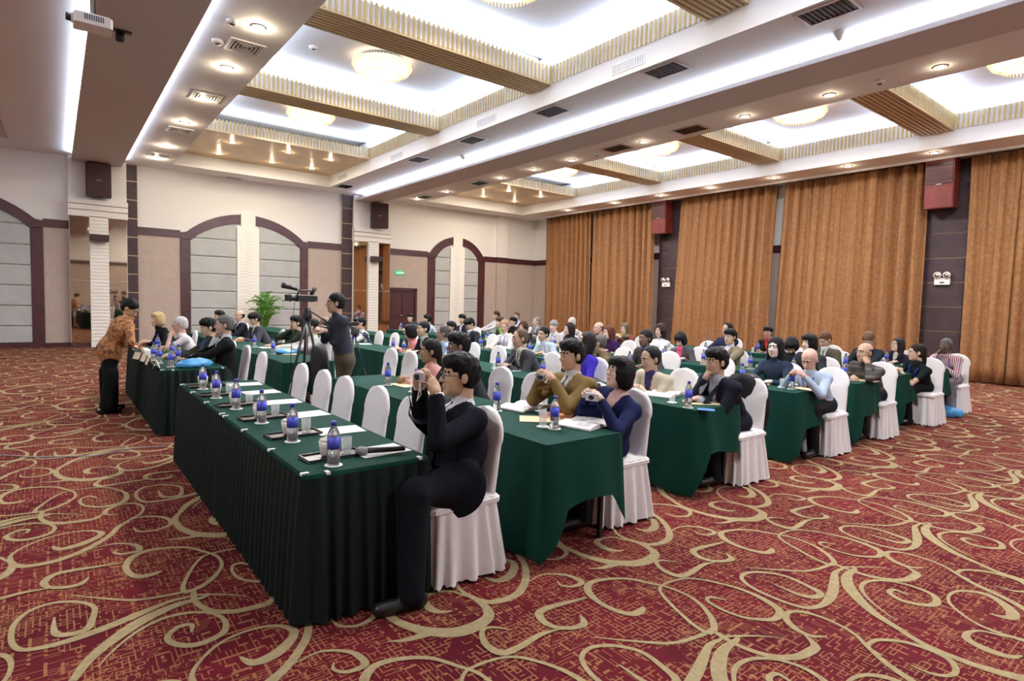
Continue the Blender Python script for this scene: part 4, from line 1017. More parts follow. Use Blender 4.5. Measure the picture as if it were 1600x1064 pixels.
def person(label, H, yaw=180, hyaw=None, hpitch=0, hroll=0, pose='table', seat=None, top=(.02, .02, .03), topm=None, shirt=None, tie=None, trou=(.012, .012, .015), hairk='short', hairc=(.008, .007, .007), skin=(.52, .31, .20),
           glass=None, fem=False, s=1.0, h=.016, hh=.0075, group=None, sleeves=True, stand=False, pelvis=None, hands=None, jacket=True, lanyard=None, feet=None, knees=None, handpose=None, hip_z=None, cardigan=None, vdepth=.28, extra=None, hints=None, lapels=True, bulk=1.0):
    H = np.array(H, float); yaw = math.radians(yaw); hy = math.radians(hyaw) if hyaw is not None else yaw
    f = np.array([math.cos(yaw), math.sin(yaw), 0]); l = np.array([-f[1], f[0], 0])
    if pelvis is None:
        pelvis = np.array([seat[0], seat[1], .565])
    P_ = np.array(pelvis, float); base = np.array([P_[0], P_[1], 0])
    skin = tuple(min(.8, c*k) for c, k in zip(skin, (1.12, 1.32, 1.45)))
    Rh = rot(hy, math.radians(hpitch), math.radians(hroll))
    N = H-Rh@np.array([.022, 0, .0])*s-UP*.155*s
    t = N-P_; Lt = np.linalg.norm(t); t /= Lt
    ff = f-t*(f@t); ff /= np.linalg.norm(ff); ll = np.cross(t, ff); RT = np.stack([ff, ll, t], 1)
    w_ = .90 if fem else 1.0; w_ *= s*bulk
    jk = .012 if jacket else 0
    pr = [ELL(P_, (.125*w_+jk, .168*w_+jk, .125), TRO if not (jacket and not stand) else TOP, 0, RT), ELL(P_+t*Lt*.30, (.118*w_+jk, .150*w_+jk, .16), TOP, .06, RT), ELL(P_+t*Lt*.62, (.112*w_+jk, .158*w_+jk, .17), TOP, .06, RT),
          ELL(N-t*.12+ff*.012, (.095*w_+jk, .165*w_+jk, .10), TOP, .05, RT)]
    sh = {}
    for sg in (-1, 1):
        S = N-t*.075+ll*sg*(.168*w_)-ff*.005; sh[sg] = S
        pr += [C(N-t*.02, S+t*.012, .045, .052+jk*.6, TOP, .04)]
    pr += [C(N-t*.03, H-UP*.075*s-Rh@np.array([.03, 0, 0])*s, .053*w_, .050*w_, SKIN, .012)]
    pr += [C(N-t*.012-ff*.010, N+t*.014+ff*.006, .060*w_, .056*w_, SHIRT if shirt else TOP, .008)]
    HD = {}
    tz = TZ+.045
    edge = seat[0]-.38 if seat is not None else 0
    hp = {1: 'relax', -1: 'relax'}; dors = {1: UP.copy(), -1: UP.copy()}
    mouth = H+Rh@np.array([.10, 0, -.07])*s
    tg = {}
    for sg in (-1, 1):
        T = P_+f*.50+l*sg*.13; T[2] = tz
        tg[sg] = T
    if pose == 'lap':
        for sg in (-1, 1): tg[sg] = P_+f*.28+l*sg*.07+UP*.14
    if pose == 'clasp':
        for sg in (-1, 1): tg[sg] = P_+f*.50+l*sg*.035+UP*(tz-P_[2]+.015); dors[sg] = UP*.6+l*sg*.8; hp[sg] = 'grip'
    if pose in ('chin', 'chinL'):
        sg = -1 if pose == 'chin' else 1
        tg[sg] = H+Rh@np.array([.085, sg*.035, -.155])*s; dors[sg] = -Rh[:, 0]*-1.0+l*sg*.3; hp[sg] = 'grip'
        tg[-sg] = P_+f*.48+l*sg*.02+UP*(tz-P_[2])
    if pose in ('cheek', 'cheekL'):
        sg = -1 if pose == 'cheek' else 1
        tg[sg] = H+Rh@np.array([.045, sg*.095, -.13])*s; dors[sg] = l*sg+f*.3; hp[sg] = 'grip'; tg[-sg] = P_+f*.45+UP*(tz-P_[2])
    if pose == 'camera':
        for sg in (-1, 1): tg[sg] = H+Rh@np.array([.27, sg*.075, -.085])*s; dors[sg] = l*sg*.8-f*.5; hp[sg] = 'grip'
    if pose == 'camlow':
        for sg in (-1, 1): tg[sg] = H+f*.25+l*sg*.075-UP*.17; dors[sg] = l*sg*.8-f*.3; hp[sg] = 'grip'
    if pose == 'cup':
        sg = 1; tg[sg] = H+Rh@np.array([.15, sg*.05, -.12])*s; dors[sg] = l*sg+UP*.2; hp[sg] = 'grip'; tg[-sg] = P_+f*.45+l*.05+UP*(tz-P_[2])
    if hands:
        for sg, v in hands.items(): tg[sg] = np.array(v[0], float); dors[sg] = np.array(v[1], float); hp[sg] = v[2]
    if handpose: hp = handpose
    parts = []
    for sg in (-1, 1):
        hint = l*sg*.55-UP*.8-f*.1
        if pose in ('camera',) : hint = l*sg*.45-UP*.9
        if hints: hint = np.array(hints[sg], float)
        E_, T = ik(sh[sg], tg[sg], .285*s, .25*s, hint)
        am = TOP; fm = TOP if sleeves else SKIN
        pr += [C(sh[sg], sh[sg]+(E_-sh[sg])*(.55 if not sleeves else 1), .056*w_+jk*.5, (.047 if sleeves else .050)*w_+jk*.5, am, .035)]
        if not sleeves: pr += [C(sh[sg], E_, .044*w_, .038*w_, SKIN, .01)]
        d = (T-E_)/np.linalg.norm(T-E_)
        if sleeves:
            pr += [C(E_, T-d*.03, .046*w_+jk*.5, .034*w_+jk*.4, TOP, .015)]
            if shirt: pr += [C(T-d*.045, T-d*.012, .030*w_, .030*w_, SHIRT, .0)]
        else: pr += [C(E_, T-d*.01, .038*w_, .027*w_, SKIN, .015)]
        # hand direction
        hd = d.copy()
        if pose in ('table', 'clasp', 'lap') or (pose in ('chin', 'chinL', 'cheek', 'cheekL', 'cup') and abs(T[2]-tz) < .12): hd = f*.8-l*sg*.45+np.array([0, 0, -.05])
        elif pose in ('camera', 'camlow'): hd = UP*.55+f*.55-l*sg*.35
        elif pose in ('chin', 'chinL', 'cheek', 'cheekL'): hd = UP*.8-l*sg*.45+f*.05
        elif pose == 'cup': hd = UP*.35-l*sg*.35-f*.5
        if hands and len(hands[sg]) > 3: hd = np.array(hands[sg][3], float)
        hd /= np.linalg.norm(hd); dn = dors[sg]-hd*(dors[sg]@hd); dn /= np.linalg.norm(dn); yy = np.cross(dn, hd)
        RH = np.stack([hd, yy, dn], 1); sc = .97*s*(.93 if fem else 1)
        parts.append(xf(hand(hp[sg], hh*.62 if h > .012 else .0035), RH, T, sc, mirror=(sg == 1))); HD[sg] = T+hd*.08
    # legs
    for sg in (-1, 1):
        hip = P_+l*sg*.092*w_-UP*.02
        if stand:
            foot = np.array(feet[sg], float) if feet else base+l*sg*.11
            kn = (hip+foot)/2+f*.03; kn[2] = .48*s; an = foot+UP*.09
        else:
            kn = np.array(knees[sg], float) if knees else P_+f*.42+l*sg*.11-UP*.03; an = np.array(feet[sg], float)+UP*.09 if feet else np.array([*(kn-f*.06)[:2], .10])
        pr += [C(hip, kn, .088*w_, .070*w_, TRO, .03), C(kn, an-UP*.01, .068*w_, .060*w_, TRO, .02)]
        fd = f*.17; pr += [C(an-UP*.045-f*.05, an-UP*.052+fd, .044, .037, SHOE, .01)]
        if not stand and jacket: pr += [C(hip+UP*.015, hip*.55+kn*.45+UP*.01, .094*w_, .080*w_, TOP, .03)]
    if extra: pr += extra(P_, f, l, t, ll, ff, N)
    V, Q, m = surface(pr, h)
    cen = V[Q].mean(1)-N; u = cen@ff; v = cen@ll; z = cen@t
    nrm = np.cross(V[Q[:, 1]]-V[Q[:, 0]], V[Q[:, 2]]-V[Q[:, 0]])
    front = (u > .02) & (m == TOP) & (np.abs(v) < .10)
    if shirt and jacket:
        depth = vdepth
        Vm = front & (z > -depth) & (np.abs(v) < .008+.045*np.clip(1+z/depth, 0, 1)) & (z < .03)
        m[Vm] = SHIRT
    if tie:
        tm = (u > .03) & ((m == SHIRT) | ((not jacket) & (m == TOP))) & (z > -vdepth-.02) & (z < -.0) & (np.abs(v) < .014+.012*np.clip(-z/.3, 0, 1)); m[tm] = TIE
    parts.append((V, Q, m))
    parts.append(xf(head(fem, .0045 if h < .012 else (.006 if h < .0145 else .0085)), Rh, H, s))
    parts = [(V_-base, Q_, m_) for V_, Q_, m_ in parts]
    g = lambda nm, c, **k: mat('%s_%.3f_%.3f_%.3f' % ((nm,)+tuple(c)), c, **k)
    sk = g('skin', skin, rough=.5, var=.06, vscale=14, bump=.03, bscale=200)
    mats = [sk, topm or g('garment', top, rough=.9, bump=.9, bscale=8, spec=.12), g('trousers', trou, rough=.9, bump=.8, bscale=8, spec=.12), mat('black_leather', (.01, .01, .01), .3),
            g('shirt', shirt or (.7, .7, .7), rough=.75), g('tie', tie or (.05, .05, .08), rough=.5), hairmat(hairc), mat('eye_white', (.75, .73, .70), .3), mat('dark_iris', (.012, .008, .006), .2), g('lip', tuple(np.array(skin)*np.array([.92, .68, .66])), rough=.45)]
    me = mesh_from(parts, 'person', mats)
    o = bpy.data.objects.new('person', me); o.location = base; COL.objects.link(o); tag(o, label, 'person', group)
    if hairk:
        ho = bpy.data.objects.new('headscarf' if hairk == 'scarf' else ('cap' if hairk == 'cap' else 'hair'), hair(hairk)); COL.objects.link(ho); ho.parent = o
        ho.matrix_local = Matrix.Translation(Vector(H-base)) @ Matrix(Rh.tolist()).to_4x4() @ Matrix.Scale(s, 4)
        ho.material_slots[0].link = 'OBJECT'; ho.material_slots[0].material = hairmat(hairc)
    if glass: glasses(o, H-base, Rh, s, glass == 'dark')
    if shirt and jacket and lapels:
        mb = MB(); Uu = (V-N)@ff; Vv = (V-N)@ll; Zz = (V-N)@t
        def surf(v_, z_):
            k = (np.abs(Vv-v_) < .022) & (np.abs(Zz-z_) < .022) & (Uu > -.02)
            return (Uu[k].max() if k.any() else .10)
        for sg in (-1, 1):
            a_, b_ = [], []
            for i in range(9):
                q = i/8; z_ = .0-(vdepth-.02)*q; v0 = .004+.046*(1-q); wd = .030+.022*math.sin(PI*min(1, (1-q)*1.1))
                p0 = N+ll*sg*v0+t*z_+ff*(surf(sg*v0, z_)+.003); v1 = v0+wd; p1 = N+ll*sg*v1+t*(z_+.01)+ff*(surf(sg*v1, z_)+.007)
                a_.append(p0-base); b_.append(p1-base)
            vs = [tuple(x) for x in a_+b_]+[tuple(x+ff*.004) for x in a_]+[tuple(x+ff*.005) for x in b_]
            fs = []
            for i in range(8): fs += [(18+i, 19+i, 28+i, 27+i), (i, i+1, 19+i, 18+i), (9+i, 10+i, 28+i, 27+i)]
            mb.add(vs, fs, 0, False)
        mb.build('jacket_lapel', mats[1], o)
    if lanyard:
        mb = MB(); NN = N-base
        for sg in (-1, 1):
            pts = [NN+ll*sg*.060+t*.005-ff*.02, NN+ll*sg*.060+ff*.085-t*.03, NN+ll*sg*.045+ff*(.125+jk)-t*.12, NN+ll*sg*.012+ff*(.135+jk)-t*.30]
            mb.tube([tuple(q) for q in pts], .007, 4)
        mb.build('lanyard', g('lanyard', lanyard, rough=.5), o, fix=False)
    return o, HD, dict(N=N, f=ff, l=ll, t=t, base=base, sh=sh, Rh=Rh, H=H)
# ------------------------------------------------------------------ people
BLK = (.008, .007, .007); GRY = (.30, .29, .28); BRN = (.09, .045, .022); SEATED = {i: [] for i in range(8)}
def cxr(r): return 1.72 if r == 0 else (3.33 if r == 1 else ROWS[r]+.82)
def sit(px, py, r, alpha, label, pitch=0, X=None, z=1.17, cx=None, ybody=None, near=False, roll=0, seaty=None, **k):
    cx = cx or cxr(r); d = ray(px, py); sl = d.z/d.x
    if X is None: X = min(max((z-EYE)/sl, cx-.30), cx+.06)
    H = at_x(px, py, X); th = math.degrees(math.atan2(-H.y, -H.x)) % 360
    hy = th-alpha; yb = ybody if ybody is not None else 180+max(-25, min(25, (hy-180)*.4))
    sy = seaty if seaty is not None else H.y
    SEATED[r].append((sy, label, cx))
    k.setdefault('h', .015)
    return person(label, H, yaw=yb, hyaw=hy, hpitch=pitch, hroll=roll, seat=(cx+.03, sy), **k)
W_ = (.62, .62, .66)
# front row, near block
suit, HDs, info = sit(718, 588, 0, 74, 'man in black suit and glasses photographing with a silver compact camera, front row near end', X=1.93, cx=1.84, ybody=172, pose='camera', pitch=4,
    top=(.006, .007, .012), shirt=(.62, .64, .70), tie=(.012, .014, .035), trou=(.007, .008, .012), hairk='full', skin=(.52, .29, .17), glass='dark', h=.0095, hh=.0055, s=1.05, bulk=1.10,
    hands={1: (at_x(682, 616, 1.66), np.array([.3, -.9, -.1]), 'grip', np.array([-.40, .10, .9])), -1: (at_x(655, 604, 1.60), np.array([-.2, .9, -.1]), 'grip', np.array([-.2, -.2, .95]))}, vdepth=.5, hints={1: (.1, -.25, -1), -1: (-.3, .4, -1)}, extra=lambda P_, f, l, t, ll, ff, N: [ELL(P_+f*.02+l*.215-UP*.02, (.165, .035, .165), TOP, .05, np.stack([f, l, UP], 1)), ELL(P_+t*.20-ff*.03, (.155, .190, .20), TOP, .06)],
    knees={1: (1.50, 2.72, .60), -1: (1.58, 3.18, .55)}, feet={1: (1.45, 2.66, 0), -1: (1.52, 3.2, 0)})
# front row, far block
fb = dict(h=.014)
sit(350, 508, 0, 86, 'grey-haired man in black suit with hand at his chin, front row far block', X=1.72, pose='chin', top=(.012, .012, .013), shirt=(.5, .55, .6), hairk='short', hairc=(.11, .11, .11), skin=(.50, .28, .19), glass='wire', seaty=8.3, **fb)
sit(326, 512, 0, 78, 'black-haired man in grey-green shirt beside the grey-haired man in black suit', X=1.70, pitch=-12, top=(.035, .035, .028), jacket=False, hairk='full', lanyard=(.03, .05, .35), **fb)
sit(281, 508, 0, 84, 'white-haired man in white shirt drinking from a white cup', X=1.55, pose='cup', pitch=-8, top=(.72, .66, .72), jacket=False, sleeves=False, tie=(.05, .05, .05), hairk='short', hairc=(.52, .52, .52), skin=(.52, .27, .19), glass='wire', lanyard=(.12, .10, .45), **fb)
sit(246, 499, 0, 62, 'fair-haired woman with headband in black top, far end of front row', X=1.42, fem=True, top=(.010, .010, .014), jacket=False, hairk='bob', hairc=(.50, .36, .18), skin=(.60, .36, .26), **fb)
# second row
sit(672, 549, 1, 82, 'woman with dark tied hair and pink shawl behind the man photographing', X=3.12, fem=True, pose='clasp', topm=blotch_material('pink_shawl_cloth', [(.62, .24, .22), (.70, .34, .30), (.55, .50, .45)], 5), jacket=False, hairk='tied', skin=(.30, .15, .08), h=.012)
sit(716, 541, 1, 80, 'dark-skinned man with thick black hair mostly hidden behind the man photographing', X=3.08, pose='chin', top=(.03, .03, .035), jacket=False, hairk='full', skin=(.16, .08, .045), h=.012)
sit(893, 556, 1, 52, 'man in olive-tan jacket and glasses holding a small camera low', bulk=1.06, X=3.30, pose='camlow', top=(.19, .125, .045), shirt=(.6, .6, .62), tie=(.02, .03, .06), hairk='full', skin=(.50, .27, .16), glass='wire', h=.011, hh=.006)
sit(968, 583, 1, 50, 'woman with black bob, glasses and navy blazer holding a silver camera', X=3.32, fem=True, pose='camlow', pitch=16, top=(.010, .014, .055), shirt=(.62, .42, .38), hairk='bob', skin=(.62, .38, .28), glass='wire', h=.0105, hh=.006, seaty=3.05)
sit(508, 507, 1, 120, 'balding man in white shirt partly hidden behind the cameraman', top=W_, jacket=False, hairk='bald', hairc=(.05, .05, .05), skin=(.22, .11, .07))
sit(463, 505, 1, 70, 'black-haired man in dark green jacket left of the tripod, hand to his face', pose='cheek', top=(.02, .028, .018), hairk='full')
sit(488, 511, 1, 95, 'dark-haired person in pale shirt behind the video tripod', X=3.39, top=(.55, .55, .52), jacket=False, hairk='full')
sit(374, 494, 1, 62, 'bald man in black suit far down the second row', top=(.012, .012, .016), shirt=(.55, .55, .65), hairk='bald', hairc=BLK, skin=(.52, .30, .2))
sit(398, 499, 1, 72, 'black-haired man in grey suit looking down beside the palm', pitch=-22, top=(.055, .055, .07), shirt=W_, hairk='full')
sit(343, 494, 1, 90, 'dark-haired person glimpsed behind the grey-haired man of the front row', top=(.05, .02, .02), jacket=False, hairk='full')
# third row
sit(1016, 561, 2, 48, 'man in cream zip jacket writing at the near end of the third row', pitch=-10, pose='clasp', top=(.56, .50, .38), shirt=(.03, .02, .12), hairk='receding', skin=(.46, .26, .16), h=.012, hh=.006)
sit(1119, 566, 2, 50, 'man in black sweater holding his chin, glasses, near end of third row', pose='chin', top=(.012, .013, .022), shirt=(.40, .44, .52), hairk='full', skin=(.50, .28, .18), glass='wire', h=.011, hh=.006)
sit(812, 529, 2, 64, 'man in dark grey suit with clasped hands and glasses', pose='clasp', top=(.055, .055, .062), shirt=(.62, .60, .50), tie=(.10, .09, .10), hairk='receding', hairc=(.09, .06, .04), skin=(.46, .25, .17), glass='wire', h=.012)
sit(849, 522, 3, 42, 'young man in pale blue checked shirt tilting his head', roll=-8, top=(.50, .62, .74), jacket=False, hairk='short', skin=(.50, .29, .19), lanyard=(.15, .2, .6))
sit(915, 534, 2, 72, 'woman in royal blue dress with long dark hair looking up', fem=True, pose='lap', pitch=18, top=(.05, .03, .42), jacket=False, hairk='long', hairc=(.015, .010, .010), skin=(.55, .32, .24))
sit(936, 536, 3, 100, 'man in brown jacket turned away behind the woman in royal blue', top=(.12, .085, .045), hairk='short', hairc=(.10, .09, .08),)
sit(641, 518, 2, 105, 'person in salmon pink top with black hair turned away', fem=True, topm=blotch_material('salmon_print_cloth', [(.60, .20, .20), (.68, .28, .26), (.35, .15, .3)], 8), jacket=False, hairk='bob')
sit(661, 514, 2, 62, 'stern young man in black jacket with white shirt', top=(.02, .02, .025), shirt=(.5, .5, .52), hairk='short', skin=(.52, .31, .19))
sit(692, 521, 2, 88, 'balding man in light blue shirt in profile', top=(.42, .55, .75), jacket=False, hairk='receding', hairc=(.07, .06, .06), skin=(.30, .16, .10))
sit(705, 512, 3, 60, 'black-haired person in dark vest beside the balding man in profile', top=(.03, .03, .04), shirt=W_, hairk='full')
sit(563, 505, 2, 74, 'man in white shirt and dark vest behind a small video camera', X=4.95, topm=blotch_material('vest_cloth', [(.02, .025, .06), (.6, .6, .62)], 2.2), pose='camlow', jacket=False, hairk='short', skin=(.45, .24, .15))
# fourth row
sit(1265, 562, 3, 24, 'bald man in pale blue shirt and red tie opening a water bottle', pitch=-26, pose='camlow', top=(.42, .52, .68), jacket=False, shirt=(.45, .55, .70), tie=(.18, .02, .02), hairk=None, skin=(.56, .30, .22), lanyard=(.03, .08, .45), h=.011, hh=.006)
sit(1008, 529, 3, 42, 'dark-skinned man in grey-brown jacket in the fourth row', top=(.06, .045, .045), shirt=(.05, .06, .2), hairk='short', skin=(.15, .075, .045))
sit(1063, 531, 4, 22, 'woman with black bob and grey cardigan looking down', fem=True, pitch=-30, top=(.08, .08, .085), shirt=(.75, .10, .25), hairk='bob', skin=(.60, .38, .30))
sit(734, 507, 3, 58, 'man in dark sweater looking down, back of the hall', pitch=-32, top=(.02, .025, .028), shirt=W_, hairk='full')
sit(788, 510, 3, 20, 'woman in white blouse with short light hair', fem=True, pitch=-12, top=(.7, .7, .72), jacket=False, hairk='short', hairc=(.35, .20, .12), skin=(.58, .32, .24), lanyard=(.1, .1, .5))
sit(781, 504, 4, 62, 'woman with bright green scarf over black top', fem=True, topm=blotch_material('green_scarf_cloth', [(.012, .012, .012), (.22, .50, .05)], 3.2), jacket=False, hairk='full', hairc=(.06, .03, .02))
sit(865, 510, 4, 28, 'grey-capped smiling person in white shirt', top=(.68, .68, .72), jacket=False, hairk='cap', hairc=(.25, .25, .25), skin=(.58, .34, .27), lanyard=(.1, .1, .5))
sit(889, 514, 4, 55, 'dark long-haired woman in black under the white-haired person', fem=True, top=(.012, .010, .014), jacket=False, hairk='long', hairc=(.02, .01, .01), skin=(.55, .33, .26))
sit(817, 511, 4, 30, 'woman with curly brown hair in dark top', fem=True, top=(.02, .02, .02), jacket=False, hairk='curly', hairc=(.06, .022, .012), skin=(.55, .30, .22))
sit(1211, 543, 3, 22, 'woman with long black hair and pale face in dark top', fem=True, top=(.02, .03, .05), jacket=False, hairk='long', skin=(.66, .46, .38))
sit(1237, 540, 4, 5, 'black-haired person bent forward with face hidden', X=8.54, seaty=4.42, pitch=-45, top=(.012, .012, .012), hairk='bob')
# fifth row
sit(1351, 551, 4, 42, 'balding man in brown striped sweater resting his cheek on his hand', pose='cheekL', topm=stripe_material('striped_knit', (.030, .026, .024), (.10, .085, .072), 11, 2, .3), jacket=False, hairk='bald', hairc=BLK, skin=(.48, .27, .17), glass='wire', h=.011, hh=.006)
sit(1264, 536, 4, 38, 'woman with black bob in dark grey jacket behind the bald man', X=8.2, fem=True, top=(.03, .032, .032), hairk='bob', skin=(.60, .40, .30))
sit(1289, 531, 5, 38, 'brown-haired man in olive suit looking down', pitch=-30, top=(.085, .078, .052), shirt=(.65, .66, .64), tie=(.12, .12, .08), hairk='short', hairc=(.11, .05, .025), skin=(.52, .30, .22))
sit(1141, 527, 4, 38, 'man in khaki jacket and glasses in the fifth row', top=(.20, .16, .11), shirt=(.5, .55, .65), hairk='full', skin=(.55, .33, .22), glass='wire')
sit(935, 513, 4, 60, 'tall balding man in navy jacket before the curtain', top=(.018, .022, .045), hairk='bald', hairc=(.08, .05, .03), skin=(.52, .30, .22))
sit(951, 520, 4, 50, 'woman with auburn hair beside the tall balding man', fem=True, top=(.03, .01, .06), jacket=False, hairk='long', hairc=(.09, .025, .015), skin=(.58, .35, .28))
sit(976, 514, 5, 28, 'woman with olive headscarf and red-black patterned dress raising a yellow camera', fem=True, pose='camlow', topm=blotch_material('red_flower_cloth', [(.02, .005, .005), (.28, .02, .02), (.05, .07, .03)], 9), jacket=False, hairk='scarf', hairc=(.13, .10, .055), skin=(.58, .36, .26))
sit(1031, 517, 4, 30, 'woman in white cardigan with dark wavy hair before the dark column', fem=True, top=(.66, .66, .70), jacket=False, hairk='curly', hairc=(.03, .014, .01), skin=(.56, .36, .26))
sit(838, 503, 5, 55, 'grey-bearded man with glasses in grey jacket, back right', top=(.18, .18, .19), shirt=(.5, .5, .6), hairk='receding', hairc=(.2, .19, .18), skin=(.54, .31, .24), lanyard=(.15, .1, .5))
sit(802, 503, 5, 56, 'black-haired person in black jacket, back middle', top=(.012, .012, .012), hairk='full', skin=(.52, .33, .24))
sit(722, 499, 4, 30, 'young man in dark jacket with badge, far back', top=(.02, .02, .03), shirt=(.5, .52, .58), hairk='full')
# sixth row
sit(1432, 551, 5, 72, 'woman with pinned dark hair, red glasses and black t-shirt near the right end', fem=True, pose='clasp', top=(.010, .014, .016), jacket=False, sleeves=False, hairk='tied', hairc=(.015, .010, .008), skin=(.55, .32, .22), glass='wire', lanyard=(.02, .04, .50), h=.012, hh=.006)
sit(1357, 531, 5, 20, 'brown-haired man in dark navy suit bent forward', pitch=-42, top=(.014, .018, .026), shirt=(.50, .58, .75), hairk='short', hairc=(.16, .09, .045), skin=(.52, .30, .22))
sit(1136, 515, 5, 42, 'man in navy top seen over the man in khaki jacket', top=(.015, .018, .05), hairk='receding', hairc=BLK)
sit(775, 493, 5, 76, 'man with dark hair in pale shirt at the far back', top=W_, jacket=False, hairk='short', hairc=(.03, .015, .01), skin=(.52, .28, .2))
sit(641, 497, 4, 20, 'dark-haired person before the dark door', top=(.04, .04, .05), hairk='full')
sit(668, 499, 4, 105, 'man in pale blue shirt before the rightmost arch, seen from behind', top=(.45, .55, .72), jacket=False, hairk='full')
sit(893, 504, 5, 50, 'white-haired person just before the curtain', top=(.5, .5, .5), jacket=False, hairk='short', hairc=(.60, .58, .55), skin=(.6, .38, .3))
# seventh row
sit(1478, 541, 6, 14, 'dark-skinned older man in red striped shirt with hand at his face, right end', pose='cheek', topm=stripe_material('red_striped_shirt', (.62, .60, .62), (.28, .05, .08), 38, 1, .45), jacket=False, hairk='short', hairc=(.10, .09, .085), skin=(.075, .038, .025), lanyard=(.15, .12, .6), trou=(.2, .18, .2), h=.012, hh=.006)
sit(1402, 539, 6, 42, 'smiling dark-haired woman with glasses and navy vest', fem=True, pitch=10, top=(.02, .02, .035), shirt=(.6, .6, .6), hairk='long', hairc=(.02, .012, .01), skin=(.58, .36, .27), glass='wire')
sit(1200, 520, 6, 18, 'man in black jacket with red collar before the curtain', top=(.014, .014, .018), shirt=(.45, .02, .02), hairk='full', skin=(.42, .20, .14))
sit(807, 494, 6, 40, 'brown-haired man in lilac shirt, farthest back before the beige wall', top=(.42, .40, .58), jacket=False, hairk='short', hairc=(.07, .035, .02))

# standing cameraman and batik man
cmH = at_y(524, 474, 7.08)
person('man in dark grey pullover and brown trousers operating a tripod video camera', cmH, yaw=180, hyaw=th_ if (th_ := math.degrees(math.atan2(-cmH.y, -cmH.x)) % 360-84) else 0, pelvis=(cmH.x+.12, cmH.y-.02, .86), stand=True, jacket=False,
       top=(.038, .042, .055), trou=(.075, .062, .042), hairk='short', skin=(.40, .22, .14), h=.011, hh=.006, feet={1: (cmH.x+.10, cmH.y+.13, 0), -1: (cmH.x+.12, cmH.y-.13, 0)},
       hands={1: (at_y(507, 512, 7.2), np.array([0, .5, .8]), 'grip', np.array([-1, 0, .1])), -1: (at_y(505, 516, 6.95), np.array([0, -.5, .8]), 'grip', np.array([-1, .1, .25]))})
bt = at_y(203, 482, 9.45)
person('man in orange batik shirt and black trousers leaning over the front table', bt, yaw=12, hyaw=-28, hpitch=-38, pelvis=(.56, 9.5, .86), extra=lambda P_, f, l, t, ll, ff, N: [ELL(P_-UP*.03+f*.02, (.145, .19, .20), TOP, .05), ELL(N-t*.2, (.13, .20, .2), TOP, .05), C(P_+l*.1-UP*.3, P_+l*.1-UP*.75, .085, .075, TRO, .02), C(P_-l*.1-UP*.3, P_-l*.1-UP*.75, .085, .075, TRO, .02)], stand=True, jacket=False,
       topm=blotch_material('orange_batik_cloth', [(.13, .045, .018), (.34, .145, .045), (.42, .20, .075), (.18, .06, .02)], 16), trou=(.007, .007, .009), hairk='short', skin=(.44, .23, .13), h=.011, hh=.006,
       feet={1: (.56, 9.72, 0), -1: (.50, 9.42, 0)}, hands={1: (at_y(222, 545, 9.62), np.array([0, .3, 1]), 'grip', np.array([1, 0, -.2])), -1: (at_y(203, 540, 9.35), np.array([0, -.3, 1]), 'grip', np.array([1, .2, -.2]))})

# ------------------------------------------------------------------ chairs under people, and empty ones
EMPTY = {0: [3.55, 4.1, 4.75, 5.25, 5.85, 7.25, 9.35], 1: [4.24, 4.85, 6.75, 7.3], 2: [3.55, 4.7, 7.2, 7.75, 9.9, 10.7], 3: [2.75, 4.55, 8.75, 10.9, 11.5], 4: [4.9, 8.9, 9.7], 5: [4.4, 5.05, 6.9], 6: [5.2, 7.3]}
def short(s): return s.split(' with ')[0].split(' beside ')[0] if len(s.split()) > 9 else s
seats = []
for r in range(7):
    row = sorted([(y, l, cx) for y, l, cx in SEATED[r]]+[(y, None, (1.64 if r == 0 else cxr(r))) for y in EMPTY[r]])
    last = -9
    for k, (y, l, cx) in enumerate(row):
        if l is None and (abs(y-last) < .48 or any(abs(y-q[0]) < .48 for q in SEATED[r])): continue
        last = y
        lab = ('white cloth-covered chair holding the '+l) if l else 'empty white cloth-covered chair, %s seat from the near end of the %s row' % (nth[k], rname[r])
        lab = ' '.join(lab.split()[:16])
        chair(cx, y, lab, 'white covered chairs of the %s row' % rname[r])
        seats.append((r, y, l, nth[k]))
SOME = random.Random(5)
for r, y, l, o_ in seats:
    if r == 0 and y < 6.5: continue
    if (r == 1 and y < 3.9) or (r == 2 and y < 3.8): continue
    who = 'before the '+' '.join(l.split()[:9]) if l else 'at the %s seat of the %s row' % (o_, rname[r])
    if not any(b+.1 <= y <= b+1.5 for b in BLOCKS[r]): continue
    dx = .26+SOME.uniform(-.04, .05); dy = SOME.uniform(.02, .15)
    lab = lambda s: ' '.join(s.split()[:16])
    bottle(ROWS[r]+dx, y+dy, lab('blue-labelled water bottle '+who), 'water bottles on the tables')
    if SOME.random() < .6: tumbler(ROWS[r]+dx+.03, y+dy+.12, lab('clear drinking glass '+who), 'drinking glasses on the tables')
    k = SOME.random()
    if k < .6: simple('envelope', ENV, (ROWS[r]+.46, y-.03, TT+.001), SOME.uniform(-.3, .3), lab('cream paper envelope '+who), 'envelope', 'cream envelopes')
    elif k < .8: simple('folder', ORA, (ROWS[r]+.46, y-.03, TT+.001), SOME.uniform(-.3, .3), lab('orange folder '+who), 'folder', 'orange folders')
    else: simple('paper_sheet', PAPER, (ROWS[r]+.46, y-.03, TT+.001), SOME.uniform(-.3, .3), lab('white paper sheet '+who), 'paper')
# far spare bottles
for i, (px, py) in enumerate([(424, 516), (436, 517), (448, 518), (362, 519), (371, 520), (608, 511), (623, 512), (304, 512)]):
    pass

